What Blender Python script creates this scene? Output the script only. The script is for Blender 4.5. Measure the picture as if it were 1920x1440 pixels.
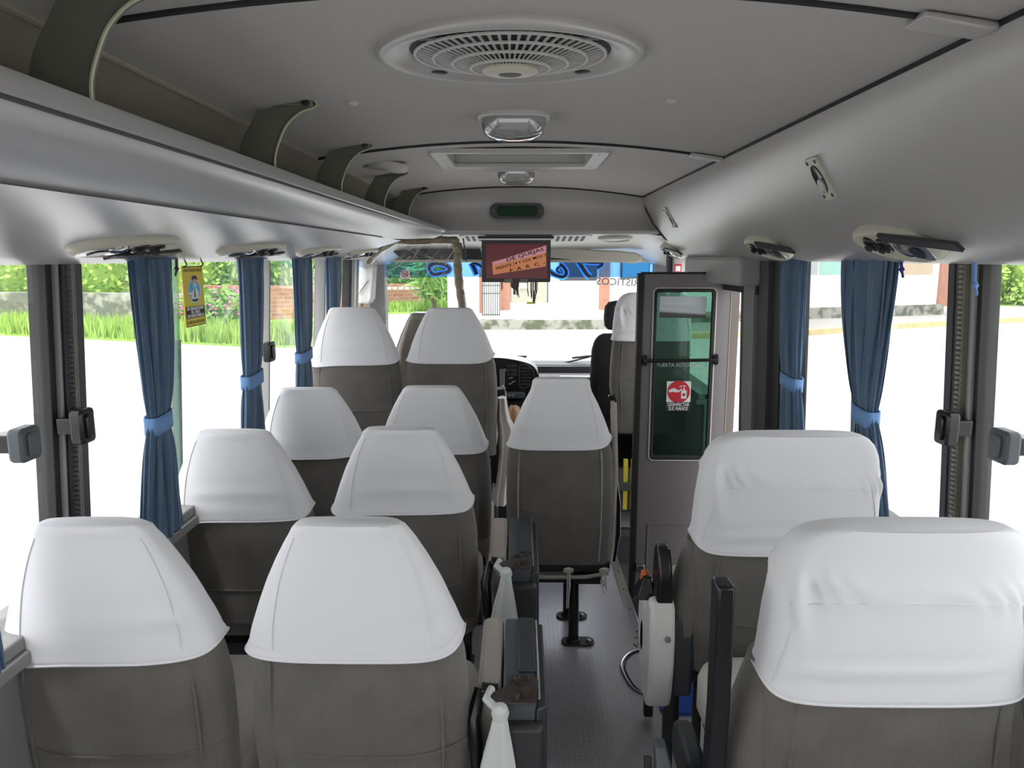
import bpy, bmesh, math, random
from mathutils import Vector, Matrix, Euler
random.seed(7)
S = bpy.context.scene
for o in list(bpy.data.objects): bpy.data.objects.remove(o)
COL = S.collection
PI = math.pi
# ------------------------------------------------------------------ camera
F = 1387.0; CX = 960.0; CY = 720.0; VX = 974.0; VY = 482.0
H = 1.55
TH = math.atan((CY - VY) / F); ct, st = math.cos(TH), math.sin(TH)
PSI = math.atan((VX - CX) * ct / F)
cam = bpy.data.cameras.new('camera'); co = bpy.data.objects.new('camera', cam); COL.objects.link(co)
cam.sensor_fit = 'HORIZONTAL'; cam.sensor_width = 36.0; cam.lens = F / 1920 * 36
cam.clip_start = 0.02; cam.clip_end = 500
co.location = (0, 0, H); co.rotation_euler = (PI / 2 - TH, 0, PSI)
S.camera = co
S.view_settings.view_transform = 'Standard'
S.view_settings.look = 'None'
S.view_settings.exposure = 0.4
S.view_settings.gamma = 1.0
S.view_settings.use_curve_mapping = False
# ------------------------------------------------------------------ sky (bright overcast)
w = bpy.data.worlds.new('world'); S.world = w; w.use_nodes = True
nt = w.node_tree; nt.nodes.clear()
wo = nt.nodes.new('ShaderNodeOutputWorld'); bg = nt.nodes.new('ShaderNodeBackground')
tc = nt.nodes.new('ShaderNodeTexCoord'); sx = nt.nodes.new('ShaderNodeSeparateXYZ'); cr = nt.nodes.new('ShaderNodeValToRGB')
nt.links.new(tc.outputs['Generated'], sx.inputs[0]); nt.links.new(sx.outputs['Z'], cr.inputs[0])
cr.color_ramp.elements[0].position = 0.0; cr.color_ramp.elements[0].color = (1.0, 1.0, 1.0, 1)
cr.color_ramp.elements[1].position = 0.7; cr.color_ramp.elements[1].color = (0.93, 0.96, 1.0, 1)
nt.links.new(cr.outputs[0], bg.inputs[0]); bg.inputs[1].default_value = 2.6
nt.links.new(bg.outputs[0], wo.inputs[0])
# soft hazy sun behind cloud, high over the road
sl = bpy.data.lights.new('sun', 'SUN'); sl.energy = 4.0; sl.angle = math.radians(12); sl.color = (1.0, 0.97, 0.92)
so = bpy.data.objects.new('sun', sl); COL.objects.link(so); so.rotation_euler = (math.radians(14), math.radians(-10), 0)


def P(u, v, D=None, y=None, x=None, z=None):
    """point seen at photo pixel (u, v) on the named plane"""
    k = (CY - v) / F
    if y is not None: D = y / (ct + k * st)
    elif z is not None: D = (z - H) / (-st + k * ct)
    elif x is not None: D = F * x / (u - VX)
    return Vector(((u - VX) * D / F, D * ct + k * D * st, H - D * st + k * D * ct))


def yx(u, x, z):
    D = F * x / (u - VX)
    return (D + (z - H) * st) / ct


# ------------------------------------------------------------------ materials
MATS = {}


def mat(name, col, rough=0.6, metal=0.0, noise=None, bump=None, coat=0.0, sheen=0.0, spec=0.5, emit=None, trans=0.0, wave=None, alpha=1.0, dirt=None, space='Object'):
    """noise=(scale, amount); bump=(scale, strength); wave=(scale, strength, axis); dirt=(scale, colour, low, high)"""
    if name in MATS: return MATS[name]
    m = bpy.data.materials.new(name); m.use_nodes = True
    n = m.node_tree.nodes; l = m.node_tree.links
    b = n['Principled BSDF']
    b.inputs['Base Color'].default_value = (*col, 1); b.inputs['Roughness'].default_value = rough
    b.inputs['Metallic'].default_value = metal; b.inputs['Specular IOR Level'].default_value = spec
    b.inputs['Coat Weight'].default_value = coat
    b.inputs['Sheen Weight'].default_value = sheen; b.inputs['Sheen Roughness'].default_value = 0.5
    b.inputs['Transmission Weight'].default_value = trans
    b.inputs['Alpha'].default_value = alpha
    if emit: b.inputs['Emission Color'].default_value = (*emit[0], 1); b.inputs['Emission Strength'].default_value = emit[1]
    t = n.new('ShaderNodeTexCoord'); src = t.outputs['Object']
    last = None
    if noise or dirt:
        nz = n.new('ShaderNodeTexNoise'); nz.inputs['Detail'].default_value = 6
        l.new(src, nz.inputs['Vector'])
        mx = n.new('ShaderNodeMix'); mx.data_type = 'RGBA'
        if noise:
            nz.inputs['Scale'].default_value = noise[0]
            a = noise[1]
            mx.inputs[6].default_value = (*[c * (1 - a) for c in col], 1); mx.inputs[7].default_value = (*[min(1, c * (1 + a)) for c in col], 1)
            l.new(nz.outputs[0], mx.inputs[0]); last = mx.outputs[2]
        if dirt:
            n2 = n.new('ShaderNodeTexNoise'); n2.inputs['Detail'].default_value = 8; n2.inputs['Scale'].default_value = dirt[0]
            l.new(src, n2.inputs['Vector'])
            r = n.new('ShaderNodeMapRange'); r.inputs[1].default_value = dirt[2]; r.inputs[2].default_value = dirt[3]
            l.new(n2.outputs[0], r.inputs[0])
            m2 = n.new('ShaderNodeMix'); m2.data_type = 'RGBA'; m2.inputs[6].default_value = (*col, 1)
            if last: l.new(last, m2.inputs[6])
            m2.inputs[7].default_value = (*dirt[1], 1); l.new(r.outputs[0], m2.inputs[0]); last = m2.outputs[2]
        l.new(last, b.inputs['Base Color'])
    prev = None
    if bump:
        nb = n.new('ShaderNodeTexNoise'); nb.inputs['Scale'].default_value = bump[0]; nb.inputs['Detail'].default_value = 4
        l.new(src, nb.inputs['Vector'])
        bp = n.new('ShaderNodeBump'); bp.inputs['Strength'].default_value = bump[1]; bp.inputs['Distance'].default_value = 0.002 if bump[0] > 40 else 0.01
        l.new(nb.outputs[0], bp.inputs['Height']); l.new(bp.outputs[0], b.inputs['Normal']); prev = bp
    if wave:
        wv = n.new('ShaderNodeTexWave'); wv.inputs['Scale'].default_value = wave[0]; wv.bands_direction = wave[2]; wv.inputs['Distortion'].default_value = 1.2
        wv.inputs['Detail Scale'].default_value = 3
        l.new(src, wv.inputs['Vector'])
        b2 = n.new('ShaderNodeBump'); b2.inputs['Strength'].default_value = wave[1]; b2.inputs['Distance'].default_value = 0.0015
        l.new(wv.outputs[1], b2.inputs['Height'])
        if prev: l.new(prev.outputs[0], b2.inputs['Normal'])
        l.new(b2.outputs[0], b.inputs['Normal'])
    MATS[name] = m
    return m


def glass(name, tint, haze=0.03, hazecol=(.8, .85, .85), refl=1.0):
    m = bpy.data.materials.new(name); m.use_nodes = True
    n = m.node_tree.nodes; l = m.node_tree.links; n.clear()
    out = n.new('ShaderNodeOutputMaterial'); tr = n.new('ShaderNodeBsdfTransparent'); tr.inputs[0].default_value = (*tint, 1)
    gl = n.new('ShaderNodeBsdfGlossy'); gl.inputs['Roughness'].default_value = 0.02
    df = n.new('ShaderNodeBsdfDiffuse'); df.inputs[0].default_value = (*hazecol, 1)
    m1 = n.new('ShaderNodeMixShader'); m1.inputs[0].default_value = haze
    l.new(tr.outputs[0], m1.inputs[1]); l.new(df.outputs[0], m1.inputs[2])
    lw = n.new('ShaderNodeLayerWeight'); lw.inputs[0].default_value = .5
    pw = n.new('ShaderNodeMath'); pw.operation = 'POWER'; pw.inputs[1].default_value = 4.5; l.new(lw.outputs['Facing'], pw.inputs[0])
    mu = n.new('ShaderNodeMath'); mu.operation = 'MULTIPLY_ADD'; mu.inputs[1].default_value = .85 * refl; mu.inputs[2].default_value = .035 * refl; l.new(pw.outputs[0], mu.inputs[0])
    m2 = n.new('ShaderNodeMixShader'); l.new(mu.outputs[0], m2.inputs[0]); l.new(m1.outputs[0], m2.inputs[1]); l.new(gl.outputs[0], m2.inputs[2])
    l.new(m2.outputs[0], out.inputs[0])
    return m


M_head = mat('headliner_fabric', (.44, .425, .405), .85, noise=(60, .06), bump=(400, .25), wave=(90, .12, 'Y'))
M_headf = mat('headliner_lit_front', (.60, .57, .55), .85, noise=(60, .06), bump=(400, .25))  # lighter headliner copy; brighter light towards the windscreen is put into the colour
M_cove = mat('satin_grey_plastic', (.48, .475, .46), .36, metal=.25, noise=(3, .03), bump=(500, .05))
M_rack = mat('rack_grey_plastic', (.58, .585, .59), .30, metal=.45, noise=(3, .03), bump=(500, .05))
M_tan = mat('tan_side_lining', (.30, .28, .22), .8, noise=(20, .1))
M_olive = mat('olive_grey_painted_metal', (.16, .17, .13), .45, noise=(30, .15))
M_oedge = mat('pale_olive_edge', (.55, .56, .40), .5)
M_cream = mat('cream_plastic', (.58, .56, .47), .4)
M_lgrey = mat('light_grey_plastic', (.55, .55, .53), .4)
M_dark = mat('dark_plastic', (.035, .035, .037), .45)
M_dgrey = mat('dark_grey_pillar_plastic', (.07, .07, .075), .5, noise=(40, .15), bump=(200, .1))
M_mgrey = mat('mid_grey_pillar_trim', (.24, .24, .235), .55, noise=(6, .12))
M_rubber = mat('black_rubber', (.015, .015, .016), .6)
M_floor = mat('speckled_grey_vinyl', (.50, .475, .51), .26, noise=(160, .35), dirt=(5, (.36, .33, .32), .55, .78), coat=1.0)
M_floor.node_tree.nodes['Principled BSDF'].inputs['Coat IOR'].default_value = 1.9
M_floor.node_tree.nodes['Principled BSDF'].inputs['Coat Roughness'].default_value = .30
M_chrome = mat('brushed_aluminium', (.6, .6, .62), .28, metal=1)
M_cloth = mat('white_cotton_cover', (.80, .81, .83), .85, sheen=.2, bump=(7, .12), noise=(900, .03))
M_velvet = mat('grey_corduroy_velvet', (.148, .137, .122), .9, sheen=.35, noise=(12, .28), bump=(300, .2), wave=(110, .45, 'X'))
M_velvetb = mat('beige_corduroy', (.40, .365, .32), .9, sheen=.3, noise=(14, .15), wave=(110, .4, 'X'))
M_blue = mat('blue_curtain_fabric', (.075, .135, .22), .85, sheen=.3, noise=(25, .2), bump=(250, .2))
M_tie = mat('light_blue_tieback_fabric', (.17, .33, .62), .8, bump=(250, .15))
M_black = mat('glossy_black_plastic', (.012, .012, .013), .25)
M_blackm = mat('black_matt_metal', (.02, .02, .022), .45)
M_vinyl = mat('dark_grey_vinyl_shell', (.045, .052, .056), .42, bump=(260, .25))
M_vinyl2 = mat('slate_vinyl_shell', (.09, .105, .115), .45, bump=(260, .25))
M_rust = mat('rusty_steel', (.085, .075, .07), .45, metal=.5, dirt=(30, (.14, .065, .04), .55, .72))
M_steel = mat('steel', (.45, .45, .45), .35, metal=1)
M_white = mat('white_plastic', (.75, .75, .72), .4)
M_door = mat('door_grey_brown_paint', (.20, .18, .185), .42, noise=(3, .06), dirt=(40, (.3, .28, .27), .70, .78))
M_orange = mat('orange_plastic', (.75, .16, .05), .4)
M_rug = mat('blue_carpet', (.06, .15, .75), .95, noise=(120, .5), bump=(200, .8))
M_rope = mat('white_cord', (.6, .62, .58), .9)
M_dash = mat('dashboard_grey', (.16, .15, .17), .5)
M_bread = mat('brown_paper', (.5, .27, .14), .7, noise=(10, .3))
G_side = glass('side_window_glass', (.93, .93, .93), .06, refl=.8)
G_wind = glass('windscreen_glass', (.93, .96, .95), .015)
G_band = glass('blue_sunband_glass', (.14, .36, .78), .02, (.1, .3, .8))
G_door = glass('green_tinted_door_glass', (.56, .68, .63), .03, (.3, .4, .4), 1.0)
G_edge = glass('pane_edge_glass', (.55, .72, .66), .25, (.5, .7, .62))
G_lens = glass('lamp_lens', (.80, .82, .82), .30, (.6, .61, .60), 5.0)
G_film = glass('clear_plastic_film', (.90, .92, .91), .08, (.7, .7, .7), 1.6)


# ------------------------------------------------------------------ mesh builder
class MB:
    def __init__(s): s.v = []; s.f = []
    def add(s, vs, fs):
        b = len(s.v); s.v += [Vector(p) for p in vs]; s.f += [tuple(b + i for i in f) for f in fs]; return s
    def box(s, c, d, rot=None):
        c = Vector(c); R = (Euler(rot).to_matrix() if rot else Matrix.Identity(3))
        vs = [c + R @ Vector((sx * d[0] / 2, sy * d[1] / 2, sz * d[2] / 2)) for sx in (-1, 1) for sy in (-1, 1) for sz in (-1, 1)]
        return s.add(vs, [(0, 1, 3, 2), (4, 6, 7, 5), (0, 4, 5, 1), (2, 3, 7, 6), (0, 2, 6, 4), (1, 5, 7, 3)])
    def bb(s, a, b):
        return s.box([(a[i] + b[i]) / 2 for i in range(3)], [abs(b[i] - a[i]) for i in range(3)])
    def tube(s, pts, r, n=10, closed=False):
        pts = [Vector(p) for p in pts]; N = len(pts); rs = r if isinstance(r, (list, tuple)) else [r] * N
        rings = []; up = None
        for i, p in enumerate(pts):
            if closed: t = pts[(i + 1) % N] - pts[i - 1]
            else: t = pts[min(i + 1, N - 1)] - pts[max(i - 1, 0)]
            t.normalize()
            if up is None:
                up = Vector((0, 0, 1)) if abs(t.z) < .9 else Vector((1, 0, 0))
            a = up - t * up.dot(t)
            if a.length < 1e-5: a = t.orthogonal()
            a.normalize(); up = a; b = t.cross(a)
            rings.append([p + (a * math.cos(2 * PI * k / n) + b * math.sin(2 * PI * k / n)) * rs[i] for k in range(n)])
        vs = [q for R in rings for q in R]; fs = []
        for i in range(N if closed else N - 1):
            j = (i + 1) % N
            for k in range(n): fs.append((i * n + k, i * n + (k + 1) % n, j * n + (k + 1) % n, j * n + k))
        if not closed: fs += [tuple(range(n))[::-1], tuple((N - 1) * n + k for k in range(n))]
        return s.add(vs, fs)
    def rings(s, rings, cap0=True, cap1=True, closed=True):
        n = len(rings[0]); vs = [p for R in rings for p in R]; fs = []
        for i in range(len(rings) - 1):
            for k in range(n if closed else n - 1):
                fs.append((i * n + k, i * n + (k + 1) % n, (i + 1) * n + (k + 1) % n, (i + 1) * n + k))
        if cap0: fs.append(tuple(range(n))[::-1])
        if cap1: fs.append(tuple((len(rings) - 1) * n + k for k in range(n)))
        return s.add(vs, fs)
    def prism(s, poly, f0, f1):
        """poly: 2D points; f0 / f1 map a 2D point to 3D on either side"""
        return s.rings([[f0(p) for p in poly], [f1(p) for p in poly]])
    def lathe(s, prof, c, axis=(0, 0, 1), n=32, sx=1, sy=1, sxdir=(1, 0, 0)):
        c = Vector(c); ax = Vector(axis).normalized(); a = Vector(sxdir); a = (a - ax * a.dot(ax)).normalized(); b = ax.cross(a)
        rs = [[c + a * (r * sx * math.cos(2 * PI * k / n)) + b * (r * sy * math.sin(2 * PI * k / n)) + ax * h for k in range(n)] for r, h in prof]
        return s.rings(rs, prof[0][0] > 1e-4, prof[-1][0] > 1e-4)
    def grid(s, fn, nu, nv, closed_u=False):
        vs = [fn(i / nu, j / nv) for j in range(nv + 1) for i in range(nu + (0 if closed_u else 1))]
        W = nu if closed_u else nu + 1; fs = []
        for j in range(nv):
            for i in range(nu):
                i2 = (i + 1) % W if closed_u else i + 1
                fs.append((j * W + i, j * W + i2, (j + 1) * W + i2, (j + 1) * W + i))
        return s.add(vs, fs)
    def build(s, name, m, parent=None, bevel=0, smooth=40, sub=0, solid=0, local=False, fix=True):
        me = bpy.data.meshes.new(name)
        off = Vector((0, 0, 0))
        if parent is not None and not local: off = ORG.get(parent.name, Vector((0, 0, 0)))
        me.from_pydata([tuple(p - off) for p in s.v], [], s.f)
        if fix:
            bm = bmesh.new(); bm.from_mesh(me); bmesh.ops.recalc_face_normals(bm, faces=bm.faces); bm.to_mesh(me); bm.free()
        me.materials.append(m)
        if smooth:
            for p in me.polygons: p.use_smooth = True
            me.set_sharp_from_angle(angle=math.radians(smooth))
        o = bpy.data.objects.new(name, me); COL.objects.link(o)
        if parent is not None:
            o.parent = parent; ORG[o.name] = off
        if solid: md = o.modifiers.new('s', 'SOLIDIFY'); md.thickness = solid; md.offset = 0
        if bevel: md = o.modifiers.new('b', 'BEVEL'); md.width = bevel; md.segments = 2; md.limit_method = 'ANGLE'; md.angle_limit = math.radians(50)
        if sub: md = o.modifiers.new('u', 'SUBSURF'); md.levels = sub; md.render_levels = sub
        return o


ORG = {}


def tag(o, label, cat, group=None, kind=None):
    if label: o['label'] = label
    if cat: o['category'] = cat
    if group: o['group'] = group
    if kind: o['kind'] = kind
    return o


def thing(name, label, cat, loc=(0, 0, 0), group=None, rotz=0):
    o = bpy.data.objects.new(name, None); o.empty_display_size = .05; COL.objects.link(o); o.location = loc; o.rotation_euler = (0, 0, rotz)
    ORG[o.name] = Vector(loc)
    return tag(o, label, cat, group)


def struct(mb, name, m, parent=None, **k):
    o = mb.build(name, m, parent, **k)
    if parent is None: o['kind'] = 'structure'
    return o


def dup(root, loc, label, rotz=None, group=None):
    r = root.copy(); COL.objects.link(r); r.location = loc; r['label'] = label
    if group: r['group'] = group
    if rotz is not None: r.rotation_euler = (0, 0, rotz)
    for ch in list(root.children):
        c = ch.copy(); COL.objects.link(c); c.parent = r
        for g in list(ch.children):
            d = g.copy(); COL.objects.link(d); d.parent = c
    return r


def text(name, s_, m, size, origin, xdir, ydir, parent, extrude=0.0006, align='CENTER', sx=1.0, mirror=False, bold=0.0):
    cu = bpy.data.curves.new(name, 'FONT'); cu.body = s_; cu.size = size; cu.align_x = align; cu.align_y = 'CENTER'; cu.extrude = extrude; cu.offset = bold
    cu.resolution_u = 2
    t = bpy.data.objects.new('tmp', cu); COL.objects.link(t)
    bpy.context.view_layer.update()
    me = bpy.data.meshes.new_from_object(t.evaluated_get(bpy.context.evaluated_depsgraph_get()))
    bpy.data.objects.remove(t)
    X = Vector(xdir).normalized() * (-1 if mirror else 1) * sx; Y = Vector(ydir).normalized(); Z = Vector(xdir).normalized().cross(Y)
    off = ORG.get(parent.name, Vector((0, 0, 0))) if parent is not None else Vector((0, 0, 0))
    O = Vector(origin) - off
    for vtx in me.vertices:
        p = vtx.co.copy(); vtx.co = O + X * p.x + Y * p.y + Z * p.z
    me.name = name; me.materials.clear(); me.materials.append(m)
    o = bpy.data.objects.new(name, me); COL.objects.link(o)
    if parent is not None: o.parent = parent; ORG[o.name] = off
    return o


def rrect(cx, cy, w_, h_, r, n=5):
    out = []
    for (sx_, sy_, a0) in ((1, 1, 0), (-1, 1, 90), (-1, -1, 180), (1, -1, 270)):
        for k in range(n + 1):
            a = math.radians(a0 + 90 * k / n)
            out.append((cx + sx_ * (w_ / 2 - r) + r * math.cos(a), cy + sy_ * (h_ / 2 - r) + r * math.sin(a)))
    return out


def frame_mb(mb, outer, inner, f0, f1):
    """ring between two outlines of equal count, with depth"""
    n = len(outer)
    R = [[f0(p) for p in outer], [f0(p) for p in inner], [f1(p) for p in inner], [f1(p) for p in outer]]
    vs = [p for r in R for p in r]; fs = []
    for i in range(4):
        j = (i + 1) % 4
        for k in range(n): fs.append((i * n + k, i * n + (k + 1) % n, j * n + (k + 1) % n, j * n + k))
    mb.add(vs, fs)


WX = 1.03           # window plane
YB, YF = -1.25, 5.5  # back and front of the cabin
# ================================================================== SHELL
# floor: with a stepwell cut out at the right
SW = (.51, 1.02, 2.84, 4.05)
f = MB()
f.bb((-1.05, YB, -.03), (SW[0], YF, 0)); f.bb((SW[0], YB, -.03), (1.05, SW[2], 0)); f.bb((SW[0], SW[3], -.03), (1.05, YF, 0))
fl = struct(f, 'floor', M_floor)
# studded bump on the floor
nt = M_floor.node_tree; vor = nt.nodes.new('ShaderNodeTexVoronoi'); vor.inputs['Scale'].default_value = 55; vor.inputs['Randomness'].default_value = 0.0
mr = nt.nodes.new('ShaderNodeMapRange'); mr.inputs[1].default_value = .15; mr.inputs[2].default_value = .30; mr.inputs[3].default_value = 1; mr.inputs[4].default_value = 0
bp = nt.nodes.new('ShaderNodeBump'); bp.inputs['Strength'].default_value = .5; bp.inputs['Distance'].default_value = .002
tcn = nt.nodes.new('ShaderNodeTexCoord')
nt.links.new(tcn.outputs['Object'], vor.inputs['Vector']); nt.links.new(vor.outputs['Distance'], mr.inputs[0]); nt.links.new(mr.outputs[0], bp.inputs['Height'])
nt.links.new(bp.outputs[0], nt.nodes['Principled BSDF'].inputs['Normal'])
# stepwell
s = MB()
s.bb((SW[0] - .02, SW[2], -.45), (SW[0], SW[3], -.03)); s.bb((SW[0], SW[2] - .02, -.45), (1.05, SW[2], -.03)); s.bb((SW[0], SW[3], -.45), (1.05, SW[3] + .02, -.03))
s.bb((SW[0], SW[2], -.45), (1.05, SW[3], -.42))
s.bb((SW[0], 3.72, -.22), (1.0, SW[3], -.20))
struct(s, 'floor_stepwell', M_dgrey)
# raised platform under the front left pair
s = MB(); s.bb((-1.02, 3.42, 0), (-.14, YF - .1, .25)); struct(s, 'floor_platform', M_floor)
# aluminium edge strip, step nosings
s = MB(); s.bb((SW[0] - .035, SW[2], .0), (SW[0] + .004, SW[3], .006)); s.bb((SW[0] - .002, SW[2], -.05), (SW[0] + .006, SW[3], .004))
struct(s, 'trim_1', M_chrome, bevel=.001)
s = MB(); s.bb((SW[0], SW[3] - .01, .0), (1.0, SW[3] + .03, .012)); struct(s, 'trim_2', M_chrome)
s = MB(); s.bb((SW[0], 3.70, -.20), (1.0, 3.74, -.19)); s.bb((SW[0], SW[3] - .012, -.03), (1.0, SW[3], .0)); struct(s, 'trim_3', M_chrome)

# ceiling: gentle arch with a hole for the hatch
def zc(x): return H + .385 - .055 * (abs(x) / .68) ** 2
xs = [-.68, -.6, -.5, -.4, -.31, -.27, -.15, 0, .15, .27, .31, .4, .5, .6, .68]
def ceil_part(y0s, m, name, hole=None):
    mb = MB(); n = len(xs)
    vs = [(x, y, zc(x)) for y in y0s for x in xs]; fs = []
    for j in range(len(y0s) - 1):
        for i in range(n - 1):
            if hole and hole[0] - 1e-6 <= xs[i] and xs[i + 1] <= hole[1] + 1e-6 and hole[2] - 1e-6 <= y0s[j] and y0s[j + 1] <= hole[3] + 1e-6: continue
            fs.append((j * n + i, j * n + i + 1, (j + 1) * n + i + 1, (j + 1) * n + i))
    mb.add(vs, fs); return struct(mb, name, m)
HT = (-.27, .27, 2.76, 3.16)
ceil_part([YB, 0, 1.155], M_head, 'ceiling')
ceil_part([1.165, 2, 2.59], M_head, 'ceiling_middle')
ceil_part([2.60, HT[2], HT[3], 3.6, 4.2], M_headf, 'ceiling_front', HT)
# roof skin (keeps daylight out)
s = MB(); s.bb((-1.08, YB - .05, 2.04), (1.08, YF + .05, 2.06)); s.bb((-1.1, YB - .05, 1.545), (-1.085, YF, 2.05)); s.bb((1.085, YB - .05, 1.545), (1.1, YF, 2.05))
s.bb((-1.08, YF - .05, 1.56), (1.08, YF + .05, 2.05))
struct(s, 'ceiling_roof_skin', M_lgrey)
# cross joints: dark gap over a backing, light end tabs
for i, y in enumerate((1.16, 2.595)):
    s = MB(); s.grid(lambda a, b: Vector((-.68 + 1.36 * a, y - .015 + .03 * b, zc(-.68 + 1.36 * a) + .004)), 24, 1)
    s.tube([(x, y - .012, zc(x) - .002) for x in [-.68 + 1.36 * k / 24 for k in range(25)]], .006, 6)
    struct(s, 'trim_%d' % (4 + i), M_rubber)
    s = MB(); s.box((.625, y - .010, zc(.625) - .008), (.11, .055, .012), (0, math.radians(8.5), 0)); struct(s, 'trim_%d' % (6 + i), M_cove, bevel=.004)
s = MB(); s.tube([(x, 4.2, zc(x) - .002) for x in [-.68 + 1.36 * k / 24 for k in range(25)]], .006, 6); struct(s, 'trim_8', M_rubber)

# coves
def sweep(mb, prof, ys):
    mb.grid(lambda a, b: Vector((0, 0, 0)), 1, 1) if False else None
    vs = [(x, y, H + dz) for y in ys for (x, dz) in prof]; n = len(prof)
    fs = [(j * n + i, j * n + i + 1, (j + 1) * n + i + 1, (j + 1) * n + i) for j in range(len(ys) - 1) for i in range(n - 1)]
    mb.add(vs, fs)
def smoothp(p, k=6):
    out = []
    for i in range(len(p) - 1):
        p0 = p[max(i - 1, 0)]; p1 = p[i]; p2 = p[i + 1]; p3 = p[min(i + 2, len(p) - 1)]
        for j in range(k):
            t = j / k
            out.append(tuple(.5 * (2 * b + (c - a) * t + (2 * a - 5 * b + 4 * c - d) * t * t + (3 * b - a - 3 * c + d) * t ** 3) for a, b, c, d in zip(p0, p1, p2, p3)))
    out.append(p[-1]); return out
COVE = smoothp([(.68, .328), (.695, .275), (.74, .191), (.80, .105), (.87, .032), (.94, -.006), (1.0, -.0155)])
def cove_z(x):
    x = abs(x)
    for (a, za), (b, zb) in zip(COVE, COVE[1:]):
        if a <= x <= b: return H + za + (zb - za) * (x - a) / (b - a)
    return H
s = MB(); sweep(s, COVE + [(1.03, -.012), (1.09, .02)], [YB, 1, 2, 3, 4.2]); struct(s, 'wall_right_cove', M_cove, smooth=60)
s = MB(); s.tube([(.681, YB, H + .327), (.681, 4.2, H + .327)], .005, 6); struct(s, 'trim_9', M_rubber)
LC = [(-.66, .092), (-.70, .078), (-.80, .050), (-.87, .031), (-.95, .000), (-1.0, -.0155), (-1.03, -.012), (-1.09, .02)]
s = MB(); sweep(s, LC, [YB, 1, 2, 3, 4.2]); struct(s, 'wall_left_cove', M_rack, smooth=60)
# lining above the rack
s = MB(); sweep(s, smoothp([(-.68, .33), (-.78, .285), (-.90, .19), (-1.0, .10), (-1.09, .05)]), [YB, 2, 4.2]); struct(s, 'wall_left_lining', M_tan, smooth=60)
s = MB(); s.tube([(-.683, YB, H + .328), (-.683, 4.2, H + .328)], .006, 6); struct(s, 'trim_10', M_tan)

# front header panel at y 4.2 with the display, then the cab ceiling sloping down to the windscreen
arch = [(-.68 + 1.36 * k / 20) for k in range(21)]
s = MB()
rows = []
for t in (0, .15, .3, .6, .85, 1):
    rows.append([Vector((x * (1 + .14 * t ** 1.3), 4.2 + .03 * math.sin(t * PI) - .02 * 0, (zc(x) - .003) * (1 - t) + (H + .145) * t)) for x in arch])
s.rings(rows, False, False, closed=False)
# rounded lower lip
lip = []
for k in range(5):
    a = k / 4 * PI / 2
    lip.append([Vector((x * 1.14, 4.2 + .03 * (1 - math.cos(a)) , H + .145 - .02 * math.sin(a))) for x in arch])
s.rings(lip, False, False, closed=False)
struct(s, 'wall_front_header', M_cove, smooth=50)
def zcab(y): return H + .128 - (y - 4.23) / (5.40 - 4.23) * .125
def ycab(v):
    lo, hi = 4.22, 5.4
    for _ in range(40):
        m_ = (lo + hi) / 2
        D = m_ * ct - (zcab(m_) - H) * st
        vv = VY - (zcab(m_) - H) / D * F * 1 / ct
        if vv < v: lo = m_
        else: hi = m_
    return (lo + hi) / 2
s = MB()
xs2 = [-1.09, -.95, -.85, -.7, -.35, 0, .35, .7, .85, .95, 1.09]
s.rings([[Vector((x, y, zcab(y) - (.10 * max(0, (abs(x) - .8) / .29)))) for x in xs2] for y in (4.23, 4.6, 5.0, 5.42)], False, False, closed=False)
struct(s, 'ceiling_cab', M_cove, smooth=60)
# curved ends of the coves in front
for sd, nm in ((1, 'wall_right_corner'), (-1, 'wall_left_corner')):
    s = MB()
    pr = [(sd * x, dz) for x, dz in COVE]
    rr = []
    for t in (0, .25, .5, .75, 1):
        y = 4.2 + .5 * t
        rr.append([Vector((x * (1 - t) + sd * (abs(x) * .35 + .65) * t, y, (H + dz) * (1 - t) + (min(H + dz, zcab(min(y, 5.3)) + .0)) * t)) for x, dz in pr])
    s.rings(rr, False, False, closed=False); struct(s, nm, M_cove, smooth=60)
# dark seam where the cove end meets the cab
s = MB(); s.tube([P(1207, 366, D=4.1), P(1211, 395, D=4.09), P(1224, 420, D=4.09), P(1247, 448, D=4.08), P(1292, 474, D=4.05)], .005, 6); struct(s, 'trim_11', M_dark)

# side walls below the windows
SILL = .80
for sd, nm in ((-1, 'wall_left'), (1, 'wall_right')):
    s = MB()
    segs = [(YB, YF)] if sd < 0 else [(YB, 3.10), (4.05, YF)]
    for a, b in segs:
        s.bb((sd * 1.03, a, -.5), (sd * 1.12, b, SILL)); s.bb((sd * .985, a, SILL - .06), (sd * 1.035, b, SILL - .03))
        s.bb((sd * .995, a, SILL - .03), (sd * 1.12, b, SILL))
    struct(s, nm, M_mgrey, bevel=.004)
# rear wall with a large window opening
s = MB()
s.bb((-1.09, YB - .04, -.03), (1.09, YB, .80)); s.bb((-1.09, YB - .04, 1.44), (1.09, YB, 2.05)); s.bb((-1.09, YB - .04, .8), (-.75, YB, 1.56)); s.bb((.75, YB - .04, .8), (1.09, YB, 1.56))
struct(s, 'wall_back', M_lgrey)
# front wall under the windscreen
s = MB(); s.bb((-1.07, YF, -.4), (1.07, YF + .04, .74)); struct(s, 'wall_front', M_dgrey)

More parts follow.
